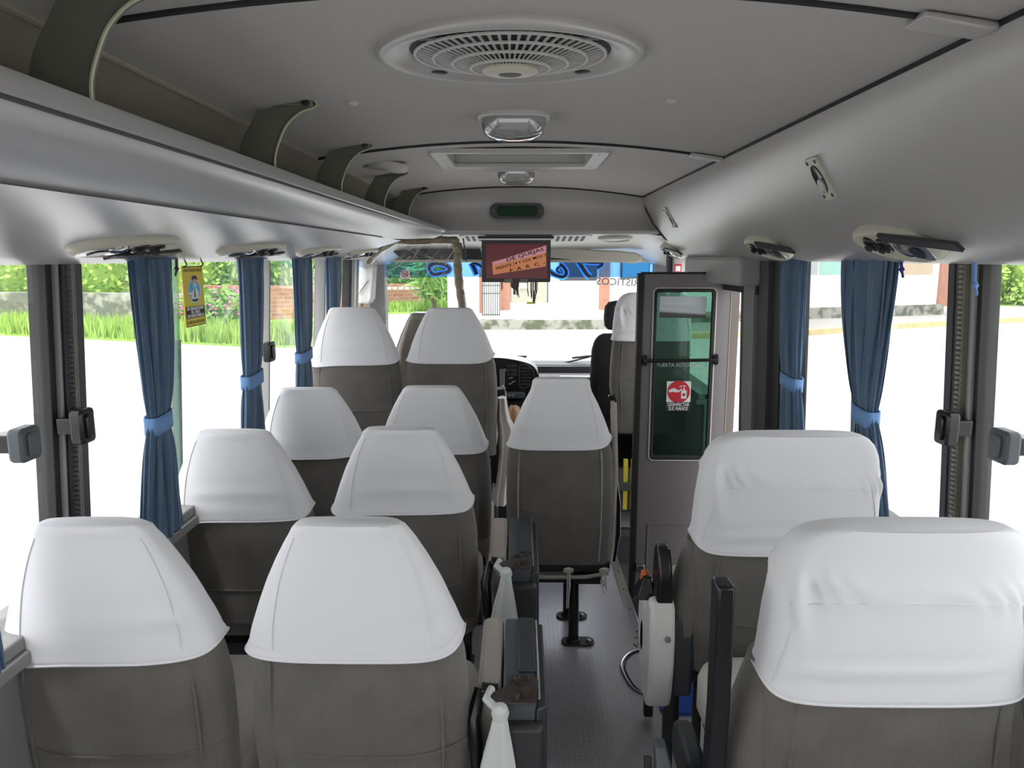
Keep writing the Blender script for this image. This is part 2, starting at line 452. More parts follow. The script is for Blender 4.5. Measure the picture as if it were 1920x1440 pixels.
# ------------------------------------------------------------------ window pillars (profiled posts)
PN = [11]
def lean(mb, sd):
    for p in mb.v: p.x += sd * .045 * (1.55 - max(p.z, .5)) / .75
    return mb
def pillar(sd, y0, y1, strips, top=1.552, bot=SILL):
    """strips: (fraction0, fraction1, inner x offset, material)"""
    PN[0] += 1
    first = None
    for (a, b, dx, m) in strips:
        s = MB(); s.bb((sd * (WX - .02 + dx), y0 + (y1 - y0) * a, bot), (sd * (WX + .035), y0 + (y1 - y0) * b, top))
        lean(s, sd)
        if first is None: first = struct(s, 'trim_%d' % PN[0], m, bevel=.002)
        else: s.build('pillar_strip', m, first, bevel=.002)
    return first
M_pale = mat('pale_zip_edge', (.32, .31, .25), .6)
# rear pillars (strips listed front to back, ordered near->far in y)
near = [(0, .18, .012, M_rubber), (.18, .24, .0, M_mgrey), (.24, .42, .02, M_rubber), (.42, .60, .006, M_dgrey), (.60, .68, -.002, M_mgrey), (.68, .70, -.004, M_pale), (.70, 1, .0, M_dgrey)]
yl0, yl1 = yx(46, -1.065, 1.5), yx(136, -WX, 1.5)
pl = pillar(-1, yl0, yl1, near)
yr0, yr1 = yx(1870, 1.065, 1.5), yx(1786, WX, 1.5)
pr_ = pillar(1, yr0, yr1, [(0, .12, .012, M_rubber), (.12, .2, .0, M_mgrey), (.2, .38, .02, M_rubber), (.38, .42, -.002, M_pale), (.42, .70, .0, M_dgrey), (.70, .78, .008, M_mgrey), (.78, 1, .0, M_dgrey)])
# zip-like beaded gaskets
for sd, y in ((-1, yl0 + (yl1 - yl0) * .43), (1, yr0 + (yr1 - yr0) * .40)):
    s = MB()
    for k in range(64): s.box((sd * (WX - .026), y, SILL + .01 + k * .0116), (.010, .010, .006))
    lean(s, sd); s.build('gasket', M_pale if sd > 0 else M_dgrey, pl if sd < 0 else pr_)
y0, y1 = yx(480, -1.065, 1.5), yx(500, -WX, 1.5)
pillar(-1, y0, y1, [(0, .5, 0, M_mgrey), (.5, 1, .01, M_rubber)])
y0, y1 = yx(590, -1.065, 1.5), yx(606, -WX, 1.5)
pillar(-1, y0, y1, [(0, .5, 0, M_mgrey), (.5, 1, .01, M_rubber)])
# left pillar behind the driver: grey with a tan stripe
y0, y1 = yx(642, -1.065, 1.5), yx(668, -WX, 1.5)
pillar(-1, y0, y1, [(0, .12, .01, M_rubber), (.12, .38, 0, M_mgrey), (.38, .62, -.002, M_cream), (.62, 1, 0, M_dgrey)])
# right door pillar: wide grey padded pillar
y0, y1 = yx(1500, WX, 1.5), yx(1405, WX, 1.5)
YP0, YP1 = y0, y1
pillar(1, y0 + .0, y1, [(0, .18, .0, M_rubber), (.18, .26, .01, M_pale), (.26, .40, .0, M_dark), (.40, .62, -.02, M_dgrey), (.62, .85, -.035, M_mgrey), (.85, 1, -.02, M_dgrey)], bot=-.4, top=1.552)
# A pillars
for sd, u0, u1 in ((-1, 700, 716), (1, 1245, 1222)):
    PN[0] += 1
    s = MB(); a = P(u0, 500, x=sd * WX) ; y_ = 5.38
    s.rings([[Vector((sd * (WX + .04), y_ - .10, z)), Vector((sd * (WX - .06), y_ - .02, z)), Vector((sd * (WX - .07), y_ + .05, z)), Vector((sd * (WX + .04), y_ + .10, z))] for z in (.6, 1.0, 1.4, 1.58)])
    struct(s, 'trim_%d' % PN[0], mat('grey_a_pillar', (.28, .27, .27), .5), bevel=.01)

# ------------------------------------------------------------------ side panes
WN = [0]
def pane(sd, y0, y1, x=WX + .01, z0=SILL, z1=1.56, m=G_side, t=.005):
    WN[0] += 1
    s = MB(); s.bb((sd * (x - t / 2), y0, z0), (sd * (x + t / 2), y1, z1))
    lean(s, sd)
    return struct(s, 'window_%d' % WN[0], m, smooth=0)
pane(-1, YB, yl0 + .02)
w2 = pane(-1, yl1 - .02, yx(333, -WX, 1.5), x=WX + .015)
ye = yx(333, -WX, 1.5)
w3 = pane(-1, ye - .03, yx(480, -WX, 1.5), x=WX - .002)
# greenish glass edge and slim dark sash of the sliding pane
s = MB(); s.bb((-(WX - .012), ye - .035, SILL), (-(WX + .006), ye - .022, 1.555)); lean(s, -1); s.build('pane_edge', G_edge, w3, smooth=0)
s = MB(); s.bb((-(WX - .004), ye - .020, SILL), (-(WX + .02), ye + .004, 1.30)); lean(s, -1); s.build('sash', M_mgrey, w3)
pane(-1, yx(499, -WX, 1.5), yx(596, -WX, 1.5))
pane(-1, yx(611, -WX, 1.5), yx(643, -WX, 1.5))
pane(-1, yx(667, -WX, 1.5), 5.3)
pane(1, YB, yr0 + .02)
w8 = pane(1, yr1 - .02, YP0)
ye2 = yx(1592, WX, 1.2)
s = MB(); s.bb(((WX - .004), ye2, SILL), ((WX + .01), ye2 + .03, 1.15)); lean(s, 1); s.build('sash', M_mgrey, w8)
s = MB(); s.bb(((WX - .010), ye2 - .012, SILL), ((WX + .01), ye2, 1.15)); lean(s, 1); s.build('pane_edge', G_edge, w8, smooth=0)
WN[0] += 1
s = MB(); s.bb((-.75, YB - .025, .8), (.75, YB - .02, 1.44)); struct(s, 'window_%d' % WN[0], G_side, smooth=0)
# windscreen with blue sun band
def wsy(x, z): return 5.60 - .10 * (abs(x) / 1.0) ** 2.5 - .16 * max(0, z - .7)
WN[0] += 1
ZB = 1.405
s = MB(); s.grid(lambda a, b: Vector((-1 + 2 * a, wsy(-1 + 2 * a, .70 + (ZB - .70) * b), .70 + (ZB - .70) * b)), 24, 6)
ws = struct(s, 'window_%d' % WN[0], G_wind, fix=False)
s = MB(); s.grid(lambda a, b: Vector((-1 + 2 * a, wsy(-1 + 2 * a, ZB + (1.60 - ZB) * b), ZB + (1.60 - ZB) * b)), 24, 4)
s.build('sun_band', G_band, ws, fix=False)
def onws(u, v, off=.004):
    """point on the inside face of the windscreen seen at (u, v)"""
    y = 5.5
    for _ in range(6):
        p = P(u, v, y=y); y = wsy(p.x, p.z) - off
    return P(u, v, y=y)
#NEXT
# ================================================================== LUGGAGE RACK
rk = thing('luggage_rack', 'long grey overhead luggage rack with rounded front, along the left side above the windows', 'luggage rack', (-.75, YB, H + .1))
RP = [(-.583, .212), (-.574, .209), (-.570, .200), (-.568, .182), (-.572, .179), (-.581, .179), (-.584, .166), (-.592, .150), (-.612, .128), (-.645, .106), (-.68, .0875), (-.68, .105), (-.64, .125), (-.61, .150), (-.60, .185), (-.70, .178), (-1.02, .150), (-1.02, .160), (-.70, .190), (-.60, .198)]
def taper(p, t):
    x, z = p
    return (x * (1 - t) + (-.405 + (x + .575) * .7) * t, z * (1 - t) + (.150 + (z - .2) * .42) * t)
s = MB(); ysr = [YB, 0, 1.2, 2.4, 3.6, 3.98, 4.10, 4.16]; ts = [0, 0, 0, 0, 0, .45, .9, 1]
s.rings([[Vector((taper(p, t)[0], y, H + taper(p, t)[1])) for p in RP] for y, t in zip(ysr, ts)])
s.build('rack_body', M_rack, rk, smooth=35)
s = MB(); s.rings([[Vector((taper(p, 1)[0], y, H + taper(p, 1)[1])) for p in [(-.572, .214), (-.572, .18), (-.61, .12), (-.69, .08), (-.69, .1), (-.60, .2)]] for y in (4.16, 4.175)]); s.build('end_cap', M_lgrey, rk, smooth=35)
BR = smoothp([(-.58, .205), (-.578, .235), (-.566, .270), (-.547, .305), (-.516, .332), (-.482, .344)], 4) + [(-.474, .350), (-.478, .359), (-.490, .362), (-.60, .362)] + smoothp([(-.605, .355), (-.632, .31), (-.655, .27), (-.672, .205)], 3)
for i, D in enumerate((.985, 1.735, 2.39, 3.15, 3.85)):
    y = (D + .28 * st) / ct; z_ = .355
    s = MB(); s.prism(BR, lambda p: Vector((p[0], y, H + p[1])), lambda p: Vector((p[0], y + .010, H + p[1])))
    b = s.build('bracket', M_olive, rk, bevel=.001)
    s = MB(); s.tube([(p[0] + .001, y - .002, H + p[1]) for p in BR[:23]], .0028, 6)
    s.build('bracket_flange', M_oedge, b)
    s = MB(); s.bb((-.61, y - .018, H + .345), (-.48, y, H + .362)); s.build('bracket_foot', M_olive, b, bevel=.004)
    for bx in (-.60, -.495):
        s = MB(); s.lathe([(.009, 0), (.009, .008), (.005, .010), (0, .010)], (bx, y - .018, H + .352), (0, -1, 0), 6); s.build('bolt', M_rubber, b)

s = MB(); s.tube([(-.5755, YB, H + .177), (-.5755, 3.95, H + .177)], .0035, 6); s.build('lip_shade_strip', M_dgrey, rk)  # dark strip added along the step to imitate shade under the lip
# ================================================================== CEILING FITTINGS
# air grille
gx, gy = -.018, 1.47
g = thing('ceiling_air_vent', 'large oval grey air vent with round slatted grille in the middle of the ceiling', 'air vent', (gx, gy, zc(0)))
zt = H + .383
SYG = .82
s = MB(); s.lathe([(.249, .004), (.249, -.012), (.244, -.018), (.236, -.020), (.220, -.017), (.200, -.010), (.192, -.004), (.184, -.003)], (gx, gy, zt), n=72, sy=SYG); s.build('bezel', M_cove, g, smooth=50)
s = MB(); s.lathe([(.188, -.004), (.180, -.008), (.050, -.036), (0, -.036)], (gx, gy, zt), n=64, sy=SYG); s.build('backing', M_rubber, g)
def cz(r): return -.010 - (.180 - r) / .130 * .028
for r in (.178, .144, .1085, .074):
    s = MB(); s.tube([(gx + r * math.cos(2 * PI * k / 72), gy + r * SYG * math.sin(2 * PI * k / 72), zt + cz(r) - .001) for k in range(72)], .0030, 6, closed=True)
    s.build('grille_ring', M_lgrey, g, smooth=50)
s = MB()
for k in range(60):
    a = 2 * PI * k / 60; d = Vector((math.cos(a), math.sin(a) * SYG, 0)); q = Vector((-math.sin(a), math.cos(a), 0))
    c0_ = Vector((gx, gy, zt)); p0 = c0_ + d * .054 + Vector((0, 0, cz(.054))); p1 = c0_ + d * .179 + Vector((0, 0, cz(.179))); zz = Vector((0, 0, .004))
    s.add([p0 + q * .0010, p0 - q * .0010, p1 - q * .0032, p1 + q * .0032, p0 + q * .0010 + zz, p0 - q * .0010 + zz, p1 - q * .0032 + zz, p1 + q * .0032 + zz],
          [(0, 1, 2, 3), (4, 7, 6, 5), (0, 4, 5, 1), (1, 5, 6, 2), (2, 6, 7, 3), (3, 7, 4, 0)])
s.build('grille_fins', M_cove, g)
s = MB(); s.lathe([(.054, -.030), (.053, -.040), (.044, -.044), (.024, -.046), (.022, -.043), (0, -.043)], (gx, gy, zt), n=40, sy=SYG); s.build('centre_hub', M_cream, g, smooth=50)
s = MB(); s.lathe([(.0215, -.0435), (.020, -.046), (0, -.0465)], (gx, gy, zt), n=24, sy=SYG); s.build('hub_lens', M_dark, g)
for ax_, ay in ((-.150, .135), (.150, .135), (-.145, -.135), (.145, -.135)):
    s = MB(); s.lathe([(.0, -.0145), (.011, -.0145), (.013, -.0125)], (gx + ax_, gy + ay * .9, zt), n=10, sx=1.7); s.build('screw_recess', M_dark, g)

# dome lamps
def dome(u, v, wd, lb):
    y = v; x = (u - VX) * y * .975 / F; z = zc(0)
    t = thing('ceiling_lamp', lb, 'lamp', (x, y, z), 'glossy domed lamps along the ceiling')
    O = Vector((x, y, z)); k = wd / .19
    out = rrect(0, 0, .19 * k, .155 * k, .055 * k, 6)
    s = MB(); s.rings([[O + Vector((p[0] * f_, p[1] * f_, h)) for p in out] for f_, h in ((1.0, .004), (1.0, -.010), (.95, -.014), (.90, -.013))], True, True)
    s.build('lamp_base', M_lgrey, t)
    s = MB(); rr = [[O + Vector((p[0] * f_, p[1] * f_, h * k)) for p in out] for f_, h in ((.92, -.010), (.90, -.026), (.84, -.044), (.72, -.056), (.48, -.064), (.2, -.067))]
    s.rings(rr, False, True); s.build('lens', G_lens, t, smooth=80)
    s = MB(); s.rings([[O + Vector((p[0] * f_, p[1] * f_, h * k)) for p in out] for f_, h in ((.62, -.014), (.60, -.020), (.3, -.022))], True, True); s.build('reflector', M_white, t)
    return t
dome(963, 2.13, .197, 'larger glossy domed ceiling lamp just ahead of the round air vent')
dome(968, 3.43, .185, 'farther small domed ceiling lamp between hatch and green display')
# hatch recess
s = MB(); a, b, c, d = HT; zf = zc(.27)
h = thing('roof_hatch', 'recessed rectangular roof hatch with screwed grey frame, between the two domed lamps', 'roof hatch', (0, (c + d) / 2, zf))
s = MB(); out = rrect(0, (c + d) / 2, b - a + .10, d - c + .10, .02); inn = rrect(0, (c + d) / 2, b - a - .01, d - c - .01, .012)
frame_mb(s, out, inn, lambda p: Vector((p[0], p[1], zc(p[0]) - .012)), lambda p: Vector((p[0], p[1], zc(p[0]) + .004))); s.build('hatch_frame', M_lgrey, h, bevel=.002)
s = MB(); s.bb((a - .005, c - .01, zf - .002), (a + .001, d + .01, zf + .10)); s.bb((b - .001, c - .01, zf - .002), (b + .005, d + .01, zf + .10)); s.bb((a, c - .01, zf - .002), (b, c - .004, zf + .1)); s.bb((a, d + .004, zf - .002), (b, d + .01, zf + .10)); s.bb((a, c, zf + .09), (b, d, zf + .10))
s.build('hatch_well', M_lgrey, h)
s = MB()
for px in (-.29, .29):
    for py in (.05, .5, .95): s.lathe([(.004, 0), (.003, -.002), (0, -.002)], (px, c + (d - c) * py, zc(px) - .012), n=10)
for px in (-.15, .15): s.lathe([(.006, 0), (.005, -.003), (0, -.003)], (px, c - .03, zc(px) - .012), n=10)
s.build('screws', M_steel, h)
# roof speaker above the rack
q = P(722, 312, z=zc(.5) - .01)
t = thing('ceiling_speaker', 'round light grey speaker on the ceiling above the far rack brackets', 'speaker', (q.x, q.y, zc(q.x)))
tilt = Vector((math.sin(-.11), 0, -math.cos(.11)))
s = MB(); s.lathe([(.088, -.006), (.088, .012), (.080, .022), (.070, .018), (.066, .020)], (q.x, q.y, zc(q.x)), tilt, 40); s.build('bezel', M_lgrey, t, smooth=50)
s = MB(); s.lathe([(.066, .017), (.04, .022), (0, .024)], (q.x, q.y, zc(q.x)), tilt, 32); s.build('speaker_mesh', M_cream, t)
s = MB(); s.lathe([(.004, .022), (.004, .026), (0, .026)], (q.x + .05, q.y - .02, zc(q.x)), tilt, 8); s.build('screw', M_dark, t)
# little coat clips
for u, lb in ((660, 'small round ceiling clip left of the domed lamp'), (1258, 'small round ceiling clip on the right half of the ceiling')):
    q = P(u, 185, z=zc(.33)); s = MB(); s.lathe([(.014, .002), (.014, -.004), (.008, -.007), (0, -.008)], (q.x, q.y, zc(q.x)), n=14)
    s.lathe([(.004, -.006), (.003, -.010), (0, -.010)], (q.x, q.y, zc(q.x)), n=8)
    tag(s.build('ceiling_clip', M_lgrey), lb, 'clip', 'ceiling clips')

# reading light panels
def reader(sd, y, near, lb, ln=.40, tape=True):
    x = .868
    cz = cove_z(x) if sd > 0 else H + .031
    O = Vector((sd * x, y, cz))
    sl_ = (cove_z(.90) - cove_z(.84)) / .06 if sd > 0 else -.30
    a0_ = Vector((sd * 1, 0, sl_)).normalized(); y0v = Vector((0, 1, 0)); yw = .15
    Yd = y0v * math.cos(yw) - a0_ * math.sin(yw); ax_ = a0_ * math.cos(yw) + y0v * math.sin(yw); N = ax_.cross(Yd) * (1 if sd > 0 else -1)
    if N.z > 0: N = -N
    t = thing('reading_light_panel', lb, 'reading light', O, 'reading lights over the windows')
    def W(a, b, c_): return O + Yd * a + ax_ * b + N * c_
    L = ln / 2
    out = [(L * math.copysign(abs(math.cos(2 * PI * k / 40)) ** .8, math.cos(2 * PI * k / 40)), .052 * math.sin(2 * PI * k / 40)) for k in range(40)]
    s = MB(); s.rings([[W(p[0] * f_, p[1] * f_, h_) for p in out] for f_, h_ in ((1, -.020), (1, .006), (.94, .015), (.86, .018), (.80, .012))], True, True); s.build('panel', M_cream, t, smooth=50)
    # ball air nozzles
    for a in (.16, .32) :
        aa = a * L * 2 - .02
        s = MB(); s.lathe([(.024, .008), (.025, .014), (.020, .020), (.012, .022), (0, .021)], W(aa, 0, 0), N, 18); n_ = s.build('air_nozzle', M_black, t, smooth=50)
        s = MB(); s.lathe([(.010, .019), (.011, .029), (.006, .031), (0, .027)], W(aa, .002, 0), N, 12); s.build('nozzle_spout', M_dark, n_)
    s = MB(); s.lathe([(.040, .010), (.036, .018), (.02, .022), (0, .023)], W(-.05, 0, 0), N, 24, sx=1, sy=.75, sxdir=(0, 1, 0)); s.build('lamp_lens', G_lens, t)
    s = MB(); s.prism(rrect(-L * .62, 0, L * .5, .05, .02, 4), lambda p: W(p[0], p[1], .011), lambda p: W(p[0], p[1], .019)); s.build('lamp_hood', M_chrome, t)
    s = MB(); s.prism(rrect(-L * .58, .0, L * .28, .032, .014, 4), lambda p: W(p[0], p[1], .018), lambda p: W(p[0], p[1], .022)); s.build('hood_opening', M_black, t)
    # black foam strip stuck along one edge
    s = MB(); ha = .040 if sd < 0 else -.040
    y0_, y1_ = (-L * .1, L + .06) if sd < 0 else (-L - .10, -.0)
    n = 12
    edge = [(y0_ + (y1_ - y0_) * k / n, ha + .012 + (.005 if (k % 3 == 0 and sd < 0) else 0)) for k in range(n + 1)] + [(y1_ - (y1_ - y0_) * k / n, ha - .012 - (.006 if (k % 4 == 1 and sd < 0) else 0)) for k in range(n + 1)]
    s.prism(edge, lambda p: W(p[0], p[1] , .014), lambda p: W(p[0], p[1], .022)); s.build('foam_strip', M_dark, t)
    return t
XR = .872
nm_l = ['reading light panel over the near left window, beside the first bracket', 'reading light panel second from the near end of the left window row', 'reading light panel third from the near end of the left window row', 'farthest reading light panel of the left row, near the driver']
for (u0, u1), lb in zip(((122, 322), (412, 522), (562, 627), (655, 700)), nm_l):
    ya, yb = yx(u0, -XR, H + .03), yx(u1, -XR, H + .03); reader(-1, (ya + yb) / 2 - .01, 0, lb, min(.42, (yb - ya) * .80))
nm_r = ['reading light panel over the near right window with long black strip', 'reading light panel second from the near end of the right window row', 'farthest reading light panel of the right row, above the folding door']
for (u0, u1), lb in zip(((1612, 1800), (1402, 1500), (1240, 1290)), nm_r):
    ya, yb = yx(u1, XR, H + .03), yx(u0, XR, H + .03); reader(1, (ya + yb) / 2 + .03, 0, lb, .33)

# belt guide plates on the right cove
for u, v, lb in ((1540, 333, 'nearer rectangular plate with oval black eyelet on the right cove'), (1257, 408, 'farther rectangular plate with oval black eyelet, towards the front')):
    q = P(u, v, x=.742); O = Vector((.740, q.y, cove_z(.740)))
    T = Vector((.80 - .695, 0, cove_z(.80) - cove_z(.695))).normalized(); Yd = Vector((0, 1, 0)); N = Yd.cross(T); N = -N if N.x > 0 else N
    t = thing('eyelet_plate', lb, 'eyelet', O, 'eyelet plates on the right cove')
    W = lambda a, b, c_: O + T * a + Yd * b + N * c_
    s = MB(); s.prism(rrect(0, 0, .115, .070, .006, 3), lambda p: W(p[0], p[1], -.002), lambda p: W(p[0], p[1], .006)); s.build('plate', M_cream, t, bevel=.0015)
    s = MB(); s.lathe([(.030, .004), (.029, .009), (.024, .008), (.0, .007)], O, N, 28, sx=1.3, sy=.85, sxdir=tuple(T)); s.build('eyelet', M_black, t, smooth=50)
    s = MB(); s.lathe([(.020, .006), (.018, .011), (0, .012)], O + T * .016, N, 20, sx=.9, sy=.8, sxdir=tuple(T)); s.build('eyelet_tongue', M_lgrey, t, smooth=50)
    for a in (-.046, .046):
        for b in (-.024, .024):
            s = MB(); s.lathe([(.0055, .005), (.005, .008), (0, .008)], W(a, b, 0), N, 10); s.build('screw', M_dgrey, t)

# green clock display on the header
yd = 4.203
c0 = P(969, 396, y=yd); t = thing('header_display', 'dark green display in an oval grey frame on the front header panel', 'display', c0)
W = lambda a, b, c_: Vector((c0.x + a, yd + .010 - c_, c0.z + b))
out = rrect(0, 0, .300, .082, .036, 7); inn = rrect(0, 0, .225, .056, .022, 7)
s = MB(); frame_mb(s, out, inn, lambda p: W(p[0], p[1], .030), lambda p: W(p[0], p[1], .0)); s.build('bezel', M_dgrey, t, bevel=.003)
s = MB(); s.prism(inn, lambda p: W(p[0], p[1], .022), lambda p: W(p[0], p[1], .002)); s.build('screen', mat('dark_green_screen', (.003, .045, .015), .12), t)
s = MB(); [s.lathe([(.004, 0), (.003, .003), (0, .003)], W(a, 0, .030), (0, -1, 0), 8) for a in (-.13, .13)]; s.build('screws', M_steel, t)

# ceiling vents, speaker in cab ceiling
def cabpt(u, v):
    y = ycab(v)
    p = P(u, v, y=y); return Vector((p.x, p.y, zcab(p.y)))
for (u0, u1, lb) in ((872, 905, 'slotted air vent in the cab ceiling left of the flip down screen'), (1040, 1098, 'slotted air vent in the cab ceiling right of the flip down screen')):
    a = cabpt(u0, 445); b = cabpt(u1, 445); cx, cy = (a.x + b.x) / 2, a.y; wd = abs(b.x - a.x)
    t = thing('cab_vent', lb, 'air vent', (cx, cy, a.z), 'slotted vents of the cab ceiling')
    sl_ = -.107
    W = lambda p, c_: Vector((cx + p[0], cy + p[1], a.z + p[1] * sl_ - c_))
    s = MB(); s.prism(rrect(0, 0, wd + .06, .30, .08, 6), lambda p: W(p, .008), lambda p: W(p, -.004)); s.build('vent_plate', M_lgrey, t, bevel=.003)
    s = MB(); n = max(3, int(wd / .032))
    for k in range(n): s.prism(rrect(-wd / 2 + wd * (k + .5) / n, 0, wd / n * .55, .20, .005, 2), lambda p: W(p, .0095), lambda p: W(p, .004))
    s.build('slots', M_rubber, t)
a = cabpt(1153, 446)
t = thing('cab_speaker', 'round grey speaker cover in the cab ceiling near the door corner', 'speaker', a)
s = MB(); s.lathe([(.100, -.004), (.100, .010), (.086, .016), (.080, .008)], a, (0, -.1, -1), 40); s.build('bezel', M_lgrey, t, smooth=50)
s = MB(); s.lathe([(.080, .006), (.05, .012), (0, .014)], a, (0, -.1, -1), 30); s.build('speaker_mesh', M_cream, t)

# flip-down screen
ys = 4.30
tl, br = P(903, 449, y=ys), P(1032, 529, y=ys)
cxm, czm = (tl.x + br.x) / 2, (tl.z + br.z) / 2; wm, hm = br.x - tl.x, tl.z - br.z
t = thing('flip_down_screen', 'flip-down screen showing red picture of a lettered board, hanging under the header', 'screen', (cxm, ys, tl.z + .03))
s = MB(); s.prism(rrect(cxm, tl.z + .022, wm + .035, .048, .012, 3), lambda p: Vector((p[0], ys - .035, p[1])), lambda p: Vector((p[0], ys + .10, p[1]))); s.build('screen_mount', M_dark, t, bevel=.003)
s = MB(); s.bb((cxm - wm / 2 - .016, ys - .040, tl.z - .004), (cxm + wm / 2 + .016, ys - .030, tl.z + .004)); s.build('mount_trim', M_chrome, t)
s = MB(); s.prism(rrect(cxm, czm, wm, hm, .006, 3), lambda p: Vector((p[0], ys - .012, p[1])), lambda p: Vector((p[0], ys + .012, p[1]))); s.build('screen_housing', M_dgrey, t, bevel=.002)
sa, sb = P(911, 457.5, y=ys - .013), P(1026, 522, y=ys - .013)
swd, shh = sb.x - sa.x, sa.z - sb.z
sc_m = mat('dark_red_screen', (.05, .004, .008), .25, emit=((.075, .008, .014), .55), noise=(8, .5))
s = MB(); s.bb((sa.x, ys - .0135, sb.z), (sb.x, ys - .0125, sa.z)); scr = s.build('display_panel', sc_m, t)
def SP(u, v, o=.0142): p = P(u, v, y=ys - o); return p
s = MB(); q = [SP(923, 501), SP(925, 515), SP(1024, 499.5), SP(1024, 461), SP(1000, 471), SP(923, 491)]
s.add(q, [tuple(range(6))]); s.build('board_picture', mat('orange_screen_picture', (.2, .08, .04), .4, emit=((.50, .19, .08), .55), dirt=(9, (.12, .03, .03), .4, .62)), t, smooth=0)
s = MB(); q = [SP(924, 492, .0146), SP(925, 497, .0146), SP(1024, 474, .0146), SP(1024, 460, .0146)]
s.add(q, [(0, 1, 2, 3)]); s.build('board_top_picture', mat('pink_screen_picture', (.2, .08, .08), .4, emit=((.55, .26, .30), .5)), t, smooth=0)
ink = mat('dark_ink', (.03, .008, .008), .5)
for tx, (u0, v0), (u1, v1), sz in (('DE QUEJAS', (950, 488), (1019, 467), .0215), ('FRENTE 14 Y COL MOV T', (930, 504), (1025, 478), .0165), ('F  A  R  C  -', (956, 508), (1022, 492), .021)):
    A, B_ = SP(u0, v0, .0152), SP(u1, v1, .0152); d_ = (B_ - A); d_.y = 0; L = d_.length; d_.normalize(); up = Vector((-d_.z, 0, d_.x))
    o = text('screen_text', tx, ink, sz * 1.25, (A + B_) / 2, d_, up, t, bold=.0003)
    wdx = max((v_.co - Vector()).dot(d_) for v_ in o.data.vertices) - min(v_.co.dot(d_) for v_ in o.data.vertices)
    mid = (A + B_) / 2 - ORG[t.name]
    for v_ in o.data.vertices:
        r = v_.co - mid; v_.co = mid + d_ * (r.dot(d_) * L / wdx) + up * r.dot(up) + Vector((0, -.0004, 0))
for u in (953, 982):
    a, b = P(u - 7, 523, y=ys - .0135), P(u + 8, 530, y=ys - .0135)
    s = MB(); s.bb((a.x, ys - .0145, b.z), (b.x, ys - .0125, a.z)); s.build('button_cover', M_mgrey, t)

# ================================================================== SEATS
PROF_L = [(0, .092, .030), (.012, .104, .044), (.04, .122, .056), (.08, .144, .066), (.13, .168, .078), (.18, .188, .088), (.235, .208, .098), (.28, .220, .104), (.36, .227, .112), (.50, .229, .118), (.66, .222, .118)]
PROF_R = [(0, .150, .050), (.010, .178, .074), (.030, .200, .096), (.06, .216, .112), (.11, .227, .124), (.18, .234, .132), (.26, .238, .138), (.34, .244, .142), (.46, .252, .150), (.58, .250, .15), (.66, .235, .14)]
PROF_E = [(0, .088, .030), (.012, .098, .042), (.05, .108, .054), (.10, .134, .066), (.16, .160, .078), (.22, .182, .088), (.27, .196, .094), (.32, .203, .098), (.45, .206, .102), (.60, .204, .102), (.72, .198, .098)]
PROF_K = [(0, .150, .05), (.02, .19, .07), (.06, .215, .09), (.12, .23, .10), (.3, .235, .11), (.5, .235, .12), (.6, .225, .12)]
NA = 48
def prof_at(prof, s_):
    for a, b in zip(prof, prof[1:]):
        if s_ <= b[0]:
            t_ = (s_ - a[0]) / (b[0] - a[0]); return a[1] + (b[1] - a[1]) * t_, a[2] + (b[2] - a[2]) * t_
    return prof[-1][1], prof[-1][2]
def ring_pt(prof, s_, ang, off, rec, ztop, bulge=.012, ex=.42):
    hw, th = prof_at(prof, s_)
    if prof is PROF_R: hw *= .965
    c_, n_ = math.cos(ang), math.sin(ang)
    x = (hw + off) * math.copysign(abs(c_) ** ex, c_)
    yy = (th / 2 + off + bulge * (1 - (x / (hw + .03)) ** 2) * .6) * math.copysign(abs(n_) ** (ex + .15), n_)
    y = yy + th / 2 + s_ * math.sin(rec)
    return Vector((x, y, ztop - s_ * math.cos(rec) + yy * math.sin(rec) * .3))
